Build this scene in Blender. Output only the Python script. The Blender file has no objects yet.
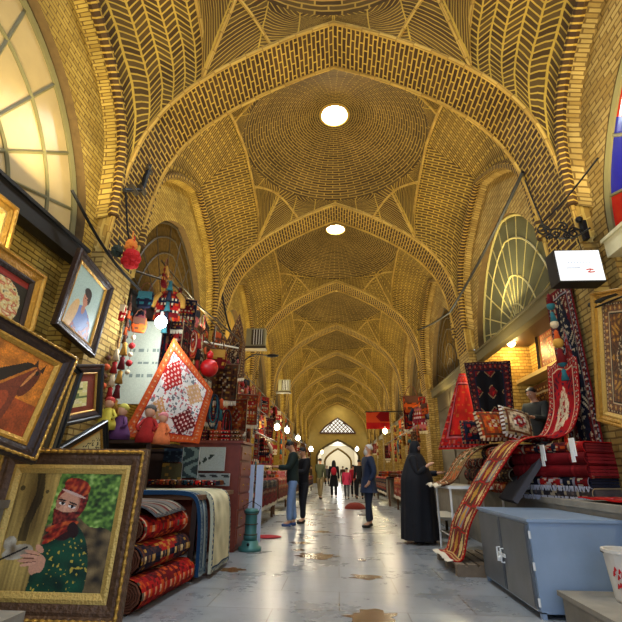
import bpy, bmesh, math, random
from mathutils import Vector, Matrix
PI = math.pi
C = bpy.context.scene.collection
def R(d): return math.radians(d)
# ------------------------------------------------------------------ materials
def srgb(r, g, b):
    f = lambda c: (c/255/12.92) if c/255 <= .04045 else ((c/255+.055)/1.055)**2.4
    return (f(r), f(g), f(b), 1)
def nodes(name):
    m = bpy.data.materials.new(name); m.use_nodes = True
    nt = m.node_tree; b = nt.nodes['Principled BSDF']
    return m, nt, b
def N(nt, t, **k):
    n = nt.nodes.new(t)
    for a, v in k.items():
        if a in n.inputs: n.inputs[a].default_value = v
        else: setattr(n, a, v)
    return n
def plain(name, col, rough=.7, metal=0, var=.12, scale=9, bump=0, spec=.4, emit=None, es=0):
    m, nt, b = nodes(name)
    b.inputs['Roughness'].default_value = rough; b.inputs['Metallic'].default_value = metal
    b.inputs['Specular IOR Level'].default_value = spec
    tc = N(nt, 'ShaderNodeTexCoord'); nz = N(nt, 'ShaderNodeTexNoise', Scale=scale, Detail=4.0)
    nt.links.new(tc.outputs['Object'], nz.inputs['Vector'])
    mx = N(nt, 'ShaderNodeMix', data_type='RGBA')
    mx.inputs[6].default_value = tuple(c*(1-var) for c in col[:3])+(1,)
    mx.inputs[7].default_value = tuple(min(1, c*(1+var)) for c in col[:3])+(1,)
    nt.links.new(nz.outputs['Fac'], mx.inputs[0]); nt.links.new(mx.outputs[2], b.inputs['Base Color'])
    if bump:
        bp = N(nt, 'ShaderNodeBump', Strength=bump, Distance=.02)
        nt.links.new(nz.outputs['Fac'], bp.inputs['Height']); nt.links.new(bp.outputs[0], b.inputs['Normal'])
    if emit:
        b.inputs['Emission Color'].default_value = emit; b.inputs['Emission Strength'].default_value = es
    return m
def brick(name, a, c, mo, bw=.22, rh=.075, ms=.012, chev=0, offset=.5, dirt=.35, uv=True, bumpd=.02, freq=2):
    """brick courses; chev = column width of a herringbone lay"""
    m, nt, b = nodes(name); L = nt.links.new
    b.inputs['Roughness'].default_value = .85; b.inputs['Specular IOR Level'].default_value = .25
    tc = N(nt, 'ShaderNodeTexCoord'); vec = tc.outputs['UV']
    nz0 = N(nt, 'ShaderNodeTexNoise', Scale=3.0, Detail=2.0)
    L(vec, nz0.inputs['Vector'])
    wob = N(nt, 'ShaderNodeVectorMath', operation='MULTIPLY_ADD')
    L(nz0.outputs['Color'], wob.inputs[0]); wob.inputs[1].default_value = (.03, .03, 0); L(vec, wob.inputs[2])
    vec = wob.outputs[0]
    if chev:
        sp = N(nt, 'ShaderNodeSeparateXYZ'); L(vec, sp.inputs[0])
        pp = N(nt, 'ShaderNodeMath', operation='PINGPONG'); L(sp.outputs[0], pp.inputs[0]); pp.inputs[1].default_value = chev
        ad = N(nt, 'ShaderNodeMath', operation='MULTIPLY_ADD'); L(pp.outputs[0], ad.inputs[0]); ad.inputs[1].default_value = .85; L(sp.outputs[1], ad.inputs[2])
        cb = N(nt, 'ShaderNodeCombineXYZ'); L(sp.outputs[0], cb.inputs[0]); L(ad.outputs[0], cb.inputs[1]); vec = cb.outputs[0]
        bw = chev; offset = 0
    br = N(nt, 'ShaderNodeTexBrick', offset=offset, offset_frequency=freq)
    br.inputs['Scale'].default_value = 1; br.inputs['Mortar Size'].default_value = ms; br.inputs['Mortar Smooth'].default_value = .3
    br.inputs['Brick Width'].default_value = bw; br.inputs['Row Height'].default_value = rh
    br.inputs['Color1'].default_value = a; br.inputs['Color2'].default_value = c; br.inputs['Mortar'].default_value = mo
    L(vec, br.inputs['Vector'])
    nz = N(nt, 'ShaderNodeTexNoise', Scale=.9, Detail=6.0, Roughness=.65); L(tc.outputs['UV'], nz.inputs['Vector'])
    rp = N(nt, 'ShaderNodeMapRange'); L(nz.outputs['Fac'], rp.inputs[0]); rp.inputs[1].default_value = .3; rp.inputs[2].default_value = .7
    rp.inputs[3].default_value = 1-dirt; rp.inputs[4].default_value = 1+dirt*.6
    mu = N(nt, 'ShaderNodeVectorMath', operation='SCALE'); L(br.outputs['Color'], mu.inputs[0]); L(rp.outputs[0], mu.inputs['Scale'])
    L(mu.outputs[0], b.inputs['Base Color'])
    iv = N(nt, 'ShaderNodeMath', operation='SUBTRACT'); iv.inputs[0].default_value = 1; L(br.outputs['Fac'], iv.inputs[1])
    bp = N(nt, 'ShaderNodeBump', Strength=.7, Distance=bumpd); L(iv.outputs[0], bp.inputs['Height']); L(bp.outputs[0], b.inputs['Normal'])
    return m
M = {}
YA, YC, YM = srgb(168,132,62), srgb(140,104,44), srgb(192,160,88)
M['brick_wall'] = brick('pale_brick', srgb(176,148,82), srgb(146,116,56), srgb(112,86,40), .24, .075, .011)
M['brick_white'] = brick('chalky_brick', srgb(190,174,130), srgb(162,140,92), srgb(120,96,52), .26, .085, .012)
M['brick_yellow'] = brick('ochre_brick', srgb(190,158,72), srgb(160,128,50), srgb(112,84,34), .22, .06, .008)
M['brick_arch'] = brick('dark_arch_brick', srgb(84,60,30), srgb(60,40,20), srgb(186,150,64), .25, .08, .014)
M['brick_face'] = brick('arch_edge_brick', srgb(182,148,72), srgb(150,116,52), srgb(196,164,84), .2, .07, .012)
M['brick_rows'] = brick('vault_row_brick', srgb(106,82,34), srgb(80,58,24), srgb(182,148,62), .23, .075, .014)
M['brick_dome'] = brick('dome_ring_brick', srgb(92,72,36), srgb(66,48,24), srgb(160,130,60), .26, .06, .010)
M['brick_chev'] = brick('herringbone_brick', srgb(96,74,34), srgb(68,48,22), srgb(188,154,62), rh=.085, ms=.013, chev=.16)
M['brick_vee'] = brick('nested_vee_brick', srgb(104,80,36), srgb(76,54,26), srgb(186,152,62), rh=.09, ms=.012, chev=.55)
M['plaster'] = plain('ochre_plaster', srgb(176,140,60), .9, var=.25, scale=2.5, bump=.3)
M['rib'] = brick('rib_brick', srgb(196,160,78), srgb(170,134,60), srgb(150,116,52), .09, .3, .01)
M['dark'] = plain('dark_metal', srgb(24,22,20), .5, .3)
M['iron'] = plain('black_iron', srgb(14,13,13), .55, .5)
M['steel_dark'] = plain('brown_steel', srgb(66,56,40), .5, .4)
M['beam'] = plain('painted_beam', srgb(90,80,50), .5)
M['wood'] = plain('brown_wood', srgb(96,62,34), .6, var=.3, scale=14)
M['wood_dark'] = plain('dark_wood', srgb(50,30,18), .5, var=.3, scale=12)
M['wood_pale'] = plain('pallet_wood', srgb(120,102,80), .8, var=.3, scale=16)
M['white'] = plain('white_paint', srgb(225,225,218), .5, var=.05)
M['reveal'] = plain('brown_reveal', srgb(92,70,34), .85, var=.4, scale=12, bump=.5)
M['cream'] = plain('cream_painted_beam', srgb(200,190,150), .5)
M['stone'] = plain('rough_stone', srgb(134,126,110), .85, var=.35, scale=6, bump=.8)
# ------------------------------------------------------------------ mesh helpers
class MB:
    def __init__(s): s.v = []; s.f = []; s.uv = []; s.m = []; s.c = []
    def face(s, idx, uv=None, m=0, c=None):
        s.f.append(tuple(idx)); s.uv.append(uv); s.m.append(m); s.c.append(c)
    def quad(s, a, b, c, d, uv=None, m=0, col=None):
        n = len(s.v); s.v += [tuple(a), tuple(b), tuple(c), tuple(d)]; s.face((n, n+1, n+2, n+3), uv, m, col)
    def grid(s, nu, nv, fn, uvf=None, m=0, colf=None, cu=False, flip=False):
        n0 = len(s.v); UU = []
        for j in range(nv+1):
            for i in range(nu+1):
                s.v.append(tuple(fn(i/nu, j/nv))); UU.append(uvf(i/nu, j/nv) if uvf else (i/nu, j/nv))
        for j in range(nv):
            for i in range(nu):
                k = [j*(nu+1)+i, j*(nu+1)+i+1, (j+1)*(nu+1)+i+1, (j+1)*(nu+1)+i]
                if flip: k.reverse()
                s.face([n0+q for q in k], [UU[q] for q in k], m, colf((i+.5)/nu, (j+.5)/nv) if colf else None)
        return s
    def box(s, x0, y0, z0, x1, y1, z1, m=0, M4=None, us=1.0):
        P = [(x0,y0,z0),(x1,y0,z0),(x1,y1,z0),(x0,y1,z0),(x0,y0,z1),(x1,y0,z1),(x1,y1,z1),(x0,y1,z1)]
        F = [((0,3,2,1),0,1),((4,5,6,7),0,1),((0,1,5,4),0,2),((2,3,7,6),0,2),((1,2,6,5),1,2),((3,0,4,7),1,2)]
        n = len(s.v); s.v += [tuple(M4 @ Vector(p)) if M4 else p for p in P]
        for f, a, b in F: s.face([n+i for i in f], [(P[i][a]*us, P[i][b]*us) for i in f], m)
        return s
    def tube(s, pts, r, n=8, m=0, cap=True, closed=False):
        pts = [Vector(p) for p in pts]; K = len(pts); n0 = len(s.v)
        rr = r if isinstance(r, (list, tuple)) else [r]*K
        up = None; acc = 0
        for k, p in enumerate(pts):
            a = pts[(k-1) % K] if (closed or k > 0) else p; b = pts[(k+1) % K] if (closed or k < K-1) else p
            t = (b-a).normalized() if (b-a).length > 1e-9 else Vector((0,0,1))
            if up is None:
                up = t.cross(Vector((0,0,1)))
                if up.length < .05: up = t.cross(Vector((1,0,0)))
            up = (up - t*up.dot(t)); up.normalize(); w = t.cross(up)
            for i in range(n):
                an = 2*PI*i/n; s.v.append(tuple(p + (up*math.cos(an)+w*math.sin(an))*rr[k]))
        for k in range(K if closed else K-1):
            L0 = (pts[(k+1) % K]-pts[k]).length
            for i in range(n):
                j = (i+1) % n; k2 = (k+1) % K
                s.face((n0+k*n+i, n0+k*n+j, n0+k2*n+j, n0+k2*n+i), [(i/n*.3, acc), ((i+1)/n*.3, acc), ((i+1)/n*.3, acc+L0), (i/n*.3, acc+L0)], m)
            acc += L0
        if cap and not closed:
            s.face([n0+i for i in range(n)][::-1], None, m); s.face([n0+(K-1)*n+i for i in range(n)], None, m)
        return s
    def lathe(s, prof, n=20, m=0, M4=None, ax='z'):
        n0 = len(s.v)
        for r, z in prof:
            for i in range(n):
                a = 2*PI*i/n; p = Vector((r*math.cos(a), r*math.sin(a), z)); s.v.append(tuple(M4 @ p if M4 else p))
        for k in range(len(prof)-1):
            for i in range(n):
                j = (i+1) % n
                s.face((n0+k*n+i, n0+k*n+j, n0+(k+1)*n+j, n0+(k+1)*n+i), None, m)
        s.face([n0+i for i in range(n)][::-1], None, m); s.face([n0+(len(prof)-1)*n+i for i in range(n)], None, m)
        return s
    def ball(s, c, r, m=0, n=12, M4=None):
        if not isinstance(r, (list, tuple)): r = (r, r, r)
        n0 = len(s.v); K = n//2+1
        for k in range(K+1):
            ph = -PI/2+PI*k/K
            for i in range(n):
                a = 2*PI*i/n
                p = Vector((c[0]+r[0]*math.cos(ph)*math.cos(a), c[1]+r[1]*math.cos(ph)*math.sin(a), c[2]+r[2]*math.sin(ph)))
                s.v.append(tuple(M4 @ p if M4 else p))
        for k in range(K):
            for i in range(n):
                j = (i+1) % n; s.face((n0+k*n+i, n0+k*n+j, n0+(k+1)*n+j, n0+(k+1)*n+i), None, m)
        return s
    def obj(s, name, mats, parent=None, smooth=False, loc=None, rot=None, weld=False):
        me = bpy.data.meshes.new(name); me.from_pydata(s.v, [], s.f)
        if not isinstance(mats, (list, tuple)): mats = [mats]
        for q in mats: me.materials.append(q)
        me.polygons.foreach_set('material_index', s.m)
        if smooth: me.polygons.foreach_set('use_smooth', [True]*len(s.f))
        uvl = me.uv_layers.new(name='UVMap'); k = 0; buf = []
        for f, u in zip(s.f, s.uv):
            if u: 
                for q in u: buf += [q[0], q[1]]
            else: buf += [0, 0]*len(f)
        uvl.data.foreach_set('uv', buf)
        if any(c is not None for c in s.c):
            ca = me.color_attributes.new(name='Col', type='FLOAT_COLOR', domain='CORNER'); buf = []
            for f, c in zip(s.f, s.c):
                c = c or (.5,.5,.5)
                buf += [c[0], c[1], c[2], 1]*len(f)
            ca.data.foreach_set('color', buf)
        if weld:
            bm = bmesh.new(); bm.from_mesh(me); bmesh.ops.remove_doubles(bm, verts=bm.verts, dist=1e-4); bm.to_mesh(me); bm.free()
        me.update()
        o = bpy.data.objects.new(name, me); C.objects.link(o)
        if parent: o.parent = parent
        if loc: o.location = loc
        if rot: o.rotation_euler = rot
        return o
def tag(o, label=None, cat=None, group=None, kind=None):
    if label: o['label'] = label
    if cat: o['category'] = cat
    if group: o['group'] = group
    if kind: o['kind'] = kind
    return o
def thing(name, label, cat, loc=(0,0,0), rot=(0,0,0), group=None):
    o = bpy.data.objects.new(name, None); C.objects.link(o); o.location = loc; o.rotation_euler = rot
    o.empty_display_size = .1
    return tag(o, label, cat, group)
def struct(o): o['kind'] = 'structure'; return o
def copy_tree(o, parent=None, loc=None, rot=None, label=None, group=None, scale=None):
    c = o.copy(); C.objects.link(c)
    if parent is not None: c.parent = parent
    if loc is not None: c.location = loc
    if rot is not None: c.rotation_euler = rot
    if scale is not None: c.scale = scale
    if label: c['label'] = label
    if group: c['group'] = group
    for ch in [q for q in bpy.data.objects if q.parent == o]: copy_tree(ch, c)
    return c
# ------------------------------------------------------------------ the arcade
PROF = [(0,8.12),(.5,7.92),(1,7.68),(1.5,7.4),(2,7.05),(2.45,6.63),(2.8,6.1),(3.0,5.5),(3.11,4.7),(3.15,3.9)]
def cat(P, n=6):
    out = []
    for i in range(len(P)-1):
        p0 = P[max(i-1,0)]; p1 = P[i]; p2 = P[i+1]; p3 = P[min(i+2,len(P)-1)]
        if i == 0: p0 = tuple(2*a-b for a, b in zip(p1, p2))
        for k in range(n):
            t = k/n
            out.append(tuple(.5*((2*b)+(c-a)*t+(2*a-5*b+4*c-d)*t*t+(3*b-a-3*c+d)*t**3) for a,b,c,d in zip(p0,p1,p2,p3)))
    out.append(P[-1]); return out
PR = cat(PROF, 5)
def T(x):
    x = abs(x)
    for (a, za), (b, zb) in zip(PR, PR[1:]):
        if x <= b: return za+(zb-za)*(x-a)/(b-a)
    return PR[-1][1]
def g(s): return (T(3.15*min(1, abs(s)))-3.9)/4.22
BAY, BW, Y0 = 5.18, .83, 5.03          # bay pitch, arch band width, front of first arch
HX = 3.15
X1, ZR, LIP = 2.1, 8.2, .07
def arc_poly(lip=0):
    half = [(x, z+lip) for x, z in PR]
    return [(-x, z) for x, z in half[::-1]][:-1]+half
def make_arch(name):
    a = MB(); P = arc_poly(); P = [(-HX, .0)]+[(-HX, z) for z in (1.3, 2.6)]+P+[(HX, 2.6), (HX, 1.3), (HX, 0)]
    acc = [0]
    for p, q in zip(P, P[1:]): acc.append(acc[-1]+math.dist(p, q))
    n = len(P)-1
    def fn(i, j): k = round(i*n); return (P[k][0], j*BW, P[k][1])
    i0 = 3; i1 = n-3
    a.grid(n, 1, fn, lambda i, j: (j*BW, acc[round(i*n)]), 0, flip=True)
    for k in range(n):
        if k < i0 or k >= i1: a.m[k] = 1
    # faces (edge rolls) front and back, lifted lip
    for yy, fl in ((0, 0), (BW, 1)):
        for k in range(n):
            p, q = P[k], P[k+1]
            if k < i0 or k >= i1:
                sx = -1 if p[0] < 0 else 1
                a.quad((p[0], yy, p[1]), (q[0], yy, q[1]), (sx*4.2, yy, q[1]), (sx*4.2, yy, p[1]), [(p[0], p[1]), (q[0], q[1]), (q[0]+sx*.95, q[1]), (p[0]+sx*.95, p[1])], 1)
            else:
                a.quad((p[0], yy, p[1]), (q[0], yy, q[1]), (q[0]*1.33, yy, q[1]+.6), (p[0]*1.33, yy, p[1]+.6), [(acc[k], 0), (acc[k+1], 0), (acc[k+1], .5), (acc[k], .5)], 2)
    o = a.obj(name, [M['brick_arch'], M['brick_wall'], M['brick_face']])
    # edge ribs, rounded rolls of lighter brick
    for yy in (0, BW):
        r = MB(); r.tube([(x, yy, z-.005) for x, z in arc_poly()], .035, 6); r.obj('edge_rib', M['rib'], o)
    return struct(o)
LY = BAY-BW
def sgrid(n): # dense near ends
    return [math.sin((i/n-.5)*PI) for i in range(n+1)]
def zs(x, s):
    t = T(x)+LIP; c = ZR+(7.15-ZR)*((abs(x)-X1)/(3.12-X1))
    return t+(c-t)*g(s) if c > t else t
def inner_z(x, y):   # y relative to bay centre
    r = math.hypot(x, y)
    if r <= X1:
        q = max(0, (r-.3)/(X1-.3)); return ZR+.95*(1-q**1.7)
    # corner : radial lerp between ring and square edge
    hx, hy = X1, LY/2
    k = min(hx/abs(x) if x else 9, hy/abs(y) if y else 9); bx, by = x*k, y*k; rb = math.hypot(bx, by)
    zb = zs(X1, by/hy) if abs(bx) > hx-1e-6 else T(bx)+LIP
    if rb-X1 < 1e-6: return ZR
    t = (r-X1)/(rb-X1); return ZR+(zb-ZR)*t
SHEAR = .68
def make_vault(name, side_mat, corner_mat, dens=1.0):
    b = MB(); n = int(36*dens); S = sgrid(n)
    nx = int(12*dens)
    arc = {}
    for sx in (-1, 1):
        def fn(i, j):
            x = X1+(3.13-X1)*i; s = S[round(j*n)]; return (sx*x, s*LY/2, zs(x, s))
        al = [[0]*(n+1) for _ in range(nx+1)]
        for i in range(nx+1):
            for j in range(1, n+1): al[i][j] = al[i][j-1]+math.dist(fn(i/nx, j/n), fn(i/nx, (j-1)/n))
            mid = al[i][n//2]
            al[i] = [q-mid for q in al[i]]
        b.grid(nx, n, fn, lambda i, j: (X1+(3.13-X1)*i, abs(.75*al[nx//2][round(j*n)]+.25*al[round(i*nx)][round(j*n)])+SHEAR*1.03*i), 0, flip=(sx < 0))
    # dome
    na = int(64*dens)
    def fd(i, j):
        r = .33+(X1-.33)*j; a = 2*PI*i; return (r*math.cos(a), r*math.sin(a), inner_z(r*math.cos(a), r*math.sin(a)))
    b.grid(na, int(14*dens), fd, lambda i, j: (i*2*PI*1.2, (X1-.3)*j*1.12), 1, flip=True)
    b.grid(24, 1, lambda i, j: (.33*math.cos(2*PI*i), .33*math.sin(2*PI*i), 9.15+.35*(1-j)), None, 3, flip=True)
    # corner panels: ring -> square
    hx, hy = X1, LY/2
    for q in range(4):
        a0, a1 = q*PI/2, (q+1)*PI/2
        n1 = int(24*dens); ac = math.atan2(hy, hx)
        ang = [ac*i/(n1//2) for i in range(n1//2)]+[ac+(PI/2-ac)*i/(n1-n1//2) for i in range(n1-n1//2+1)]
        sx = 1 if q in (0, 3) else -1; sy = 1 if q in (0, 1) else -1
        def fc(i, j):
            a = ang[round(i*n1)]; dx, dy = math.cos(a), math.sin(a)
            k = min(hx/dx if dx > 1e-6 else 99, hy/dy if dy > 1e-6 else 99)
            r = X1+(k-X1)*j if k > X1 else X1
            if j == 0: r -= .05
            x, y = dx*r, dy*r
            z = inner_z(x, y)+(.03 if j == 0 else 0)
            # shallow fold: panels sink between the ribs
            return (sx*x, sy*y, z)
        b.grid(n1, 6, fc, lambda i, j: (i*3.3-1.65+.55*20, j*1.2), 2, flip=(sx*sy > 0))
    o = b.obj(name, [side_mat, M['brick_dome'], corner_mat, M['white']], smooth=True)
    rb = MB()
    for sx in (-1, 1):
        rb.tube([(sx*X1, s*LY/2, zs(X1, s)-.01) for s in S], .035, 6)
    for sx in (-1, 1):
        for sy in (-1, 1):
            P = []
            for t in range(13):
                w = t/12; a = R(8)+R(74)*w  # little arch across the corner panel
                rr = X1+.02+.42*(1-abs(2*w-1))**1.0*0
                # from side edge rising to near the ring at 45deg then down to the transverse arch
                bx = X1*(1-max(0, w-.5)*1.0); 
                x = X1+(1.5-X1)*(w/.5) if w < .5 else 1.5+(1.05-1.5)*((w-.5)/.5)
                y = hy*.5+(1.62-hy*.5)*(w/.5) if w < .5 else 1.62+(hy-1.62)*((w-.5)/.5)
                P.append((sx*x, sy*y, inner_z(x, y)-.015))
            rb.tube(P, .03, 6)
            P = []
            for t in range(9):
                w = t/8; x = 1.5+(X1-1.5)*w; y = 1.62+(hy-1.62)*w
                P.append((sx*x, sy*y, inner_z(x, y)-.01))
            rb.tube(P, .03, 6)
    r = rb.obj('rib', M['rib'], o)
    return struct(o)
def bayc(k): return Y0-BAY+BAY*k+BW+LY/2      # bay 0 = the one above the camera
arch0 = None; vproto = {}
for k in range(-1, 10):
    y = Y0+BAY*k
    if arch0 is None: arch0 = make_arch('trim_1'); arch0.location = (0, y, 0)
    else:
        o = copy_tree(arch0, loc=(0, y, 0)); o.name = 'trim_%d' % (k+2)
v_a = make_vault('ceiling', M['brick_chev'], M['brick_vee']); v_a.location = (0, bayc(0), 0)
v_b = make_vault('ceiling', M['brick_rows'], M['brick_vee']); v_b.location = (0, bayc(1), 0)
v_c = make_vault('ceiling', M['brick_rows'], M['brick_rows'], .67); v_c.location = (0, bayc(2), 0)
for k in range(3, 10): copy_tree(v_c, loc=(0, bayc(k), 0))
# skylights in the oculi
sky_m = plain('sky_glass', (1,1,1,1), .3, emit=(1,.97,.88,1), es=14)
for k in range(10):
    b = MB(); b.lathe([(.33, 0), (.33, .02)], 24)
    o = b.obj('window_%d' % (30+k), sky_m, loc=(0, bayc(k), 9.42)); struct(o)
    r = MB(); r.tube([(.33*math.cos(a*PI/12), .33*math.sin(a*PI/12), 0) for a in range(24)], .035, 6, closed=True)
    r.obj('window_rim', M['plaster'], o, loc=(0, 0, -.27))
# walls of each bay
WZ, WX = 3.75, 3.33                       # sill of the lunette, plane of the lunette wall
W2 = [(0,6.12),(.48,5.97),(1.0,5.65),(1.42,5.2),(1.75,4.65),(1.9,4.2),(1.95,3.75)]
W2 = cat(W2, 3); W2F = [(-a, z) for a, z in W2[::-1]][:-1]+W2
def side_wall(name, sx, low='open'):
    b = MB(); n = len(W2F)-1
    def outer(k):
        y, z = W2F[k]; d = Vector((y, z-3.2)); d = d/max(abs(d.x)/(LY/2+.02), abs(d.y)/4.3)
        return (max(-LY/2-.02, min(LY/2+.02, d.x)), 3.2+d.y)
    for k in range(n):
        p, q = W2F[k], W2F[k+1]; P, Q = outer(k), outer(k+1)
        m = 4
        for t in range(m):
            A = [p[i]+(P[i]-p[i])*t/m for i in (0,1)]; B = [q[i]+(Q[i]-q[i])*t/m for i in (0,1)]
            Cc = [q[i]+(Q[i]-q[i])*(t+1)/m for i in (0,1)]; D = [p[i]+(P[i]-p[i])*(t+1)/m for i in (0,1)]
            b.quad(*[(sx*WX, w[0], w[1]) for w in (A, B, Cc, D)], [tuple(w) for w in (A, B, Cc, D)], 0)
        # window reveal
        b.quad((sx*WX, p[0], p[1]), (sx*WX, q[0], q[1]), (sx*(WX+.25), q[0], q[1]), (sx*(WX+.25), p[0], p[1]), [(0, k*.1), (0, k*.1+.1), (.25, k*.1+.1), (.25, k*.1)], 3)
    # tall side strips, from sill down to the ground
    for s in (-1, 1):
        b.box(sx*(WX+.004), min(s*1.95, s*2.25), 0, sx*4.2, max(s*1.95, s*2.25), 3.98, 0)
    # big arch reveal between vault and lunette wall
    S = sgrid(36)
    def fr(i, j):
        x = 3.1+(WX+.02-3.1)*i; s = S[round(j*36)]*(1-.05*i); return (sx*x, s*LY/2, zs(3.13, S[round(j*36)])-.12*i)
    b.grid(2, 36, fr, lambda i, j: (i*.25, j*9), 1)
    if low == 'wall': b.box(sx*(WX+.2), -1.95, 0, sx*(WX+.3), 1.95, 3.76, 0)
    else:  # a room behind: floor, back, ceiling, sides
        X2 = sx*4.45
        b.quad((sx*3.4, -1.9, .84), (X2, -1.9, .84), (X2, 1.9, .84), (sx*3.4, 1.9, .84), None, 2)
        b.quad((sx*3.4, -1.9, 3.9), (X2, -1.9, 3.9), (X2, 1.9, 3.9), (sx*3.4, 1.9, 3.9), None, 2)
        b.quad((X2, -1.9, .8), (X2, 1.9, .8), (X2, 1.9, 3.95), (X2, -1.9, 3.95), [(-1.9,.8),(1.9,.8),(1.9,3.95),(-1.9,3.95)], 0)
        for s in (-1.9, 1.9):
            b.quad((sx*3.4, s, .8), (X2, s, .8), (X2, s, 3.95), (sx*3.4, s, 3.95), [(0,.8),(2,.8),(2,3.95),(0,3.95)], 0)
    o = b.obj(name, [M['brick_yellow'] if sx < 0 else M['brick_wall'], M['brick_yellow'] if sx < 0 else M['brick_wall'], M['wood_dark'], M['reveal']])
    return struct(o)
def arc_edge(sx):
    r = MB(); S = sgrid(36)
    r.tube([(sx*3.11, s*LY/2*.99, zs(3.13, s)-.03) for s in S], .075, 6); return r
for sx, nm in ((-1, 'wall_left'), (1, 'wall_right')):
    w0 = side_wall(nm, sx, 'open'); w0.location = (0, bayc(1), 0)
    e = arc_edge(sx).obj('arch_edge', M['brick_arch'], w0)
    for k in range(2, 9): copy_tree(w0, loc=(0, bayc(k), 0))
    w1 = side_wall(nm, sx, 'wall' if sx < 0 else 'open'); w1.location = (0, bayc(0), 0)
    arc_edge(sx).obj('arch_edge', M['brick_arch'], w1)
    c9 = copy_tree(w0, loc=(0, bayc(9), 0))
    # beam under the lunette
    for k in range(0, 9):
        b = MB(); b.box(-.07, -1.96, 0, .09, 1.96, .2); b.box(-.1, -1.97, .2, .12, 1.97, .24)
        o = b.obj('trim_%d' % (40+k+(20 if sx > 0 else 0)), (M['beam'] if k else M['cream']) if sx > 0 else M['dark'], loc=(sx*(WX), bayc(k), 3.56)); struct(o)
# lunette windows
glass_tan = plain('frosted_tan_glass', srgb(172,148,100), .35, var=.35, scale=2, emit=srgb(232,200,120), es=.04)
glass_dark = plain('dusty_dark_glass', srgb(84,84,62), .25, var=.3, scale=3)
lattice_dark = plain('dark_carved_panel', srgb(70,52,20), .95, var=.85, scale=14, bump=1, spec=.05)
frame_tan = plain('cream_metal', srgb(176,160,96), .5)
frame_grey = plain('olive_metal', srgb(108,100,62), .5)
cols = [srgb(150,22,14), srgb(24,26,120), srgb(230,225,210), srgb(150,22,14), srgb(24,24,96)]
stained = [plain('stained_glass_%s' % n, c, .2, var=.1, emit=c, es=.35) for n, c in (('red', cols[0]), ('blue', cols[1]), ('white', cols[2]))]
def fan_window(name, sx, glass, frame, rays=11, rings=(.35, .66), bar=.022, stain=None, hub=.12):
    b = MB(); n = len(W2F)-1; cz = WZ
    def at(k, t): return (0, W2F[k][0]*t, cz+(W2F[k][1]-cz)*t)
    for k in range(n):
        mats = 0
        if stain: mats = (k*7//n) % 2
        for r, (t0, t1) in enumerate(((0, .4), (.4, 1.0))):
            m = 0 if not stain else ((k*8//n+r) % 2 if r else 2)
            b.quad(at(k, t0), at(k+1, t0), at(k+1, t1), at(k, t1), None, m)
            q = [(-sx*-.02,)+at(j, t)[1:] for j, t in ((k, t0), (k, t1), (k+1, t1), (k+1, t0))]
            b.quad(*q, None, m)
    root = b.obj(name, [glass] if not stain else stain); struct(root)
    f = MB()
    f.tube([at(k, .985) for k in range(n+1)], bar*1.8, 6)
    f.tube([(0, -1.95, cz+.02), (0, 1.95, cz+.02)], bar*1.8, 6)
    for t in rings: f.tube([at(k, t) for k in range(n+1)], bar, 6)
    for i in range(1, rays):
        k = i/rays*n; k0 = int(k); w = k-k0
        a = [at(k0, 1)[j]*(1-w)+at(min(n, k0+1), 1)[j]*w for j in range(3)]
        f.tube([(0, a[1]*hub, cz+(a[2]-cz)*hub), a], bar*.8, 5)
    f.obj('window_frame', frame, root); return root
wi = 1
for k in range(0, 9):
    for sx in (-1, 1):
        if k == 0: o = fan_window('window_%d' % wi, sx, glass_tan, frame_grey, 9, (.4, .72), .03, stain=stained if sx > 0 else None)
        elif k == 1 and sx > 0: o = fan_window('window_%d' % wi, sx, glass_dark, frame_tan, 13, (.2, .45, .78), .02)
        elif k == 2 and sx < 0: o = fan_window('window_%d' % wi, sx, plain('plastered_lunette', srgb(180,140,50), .8), frame_grey, 2, (.985,), .01)
        else: o = fan_window('window_%d' % wi, sx, lattice_dark, M['steel_dark'], 9, (.3, .5, .7, .85), .018)
        o.location = (sx*(WX+(.05 if k == 0 and sx > 0 else .16)), bayc(k), 0); wi += 1
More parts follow.
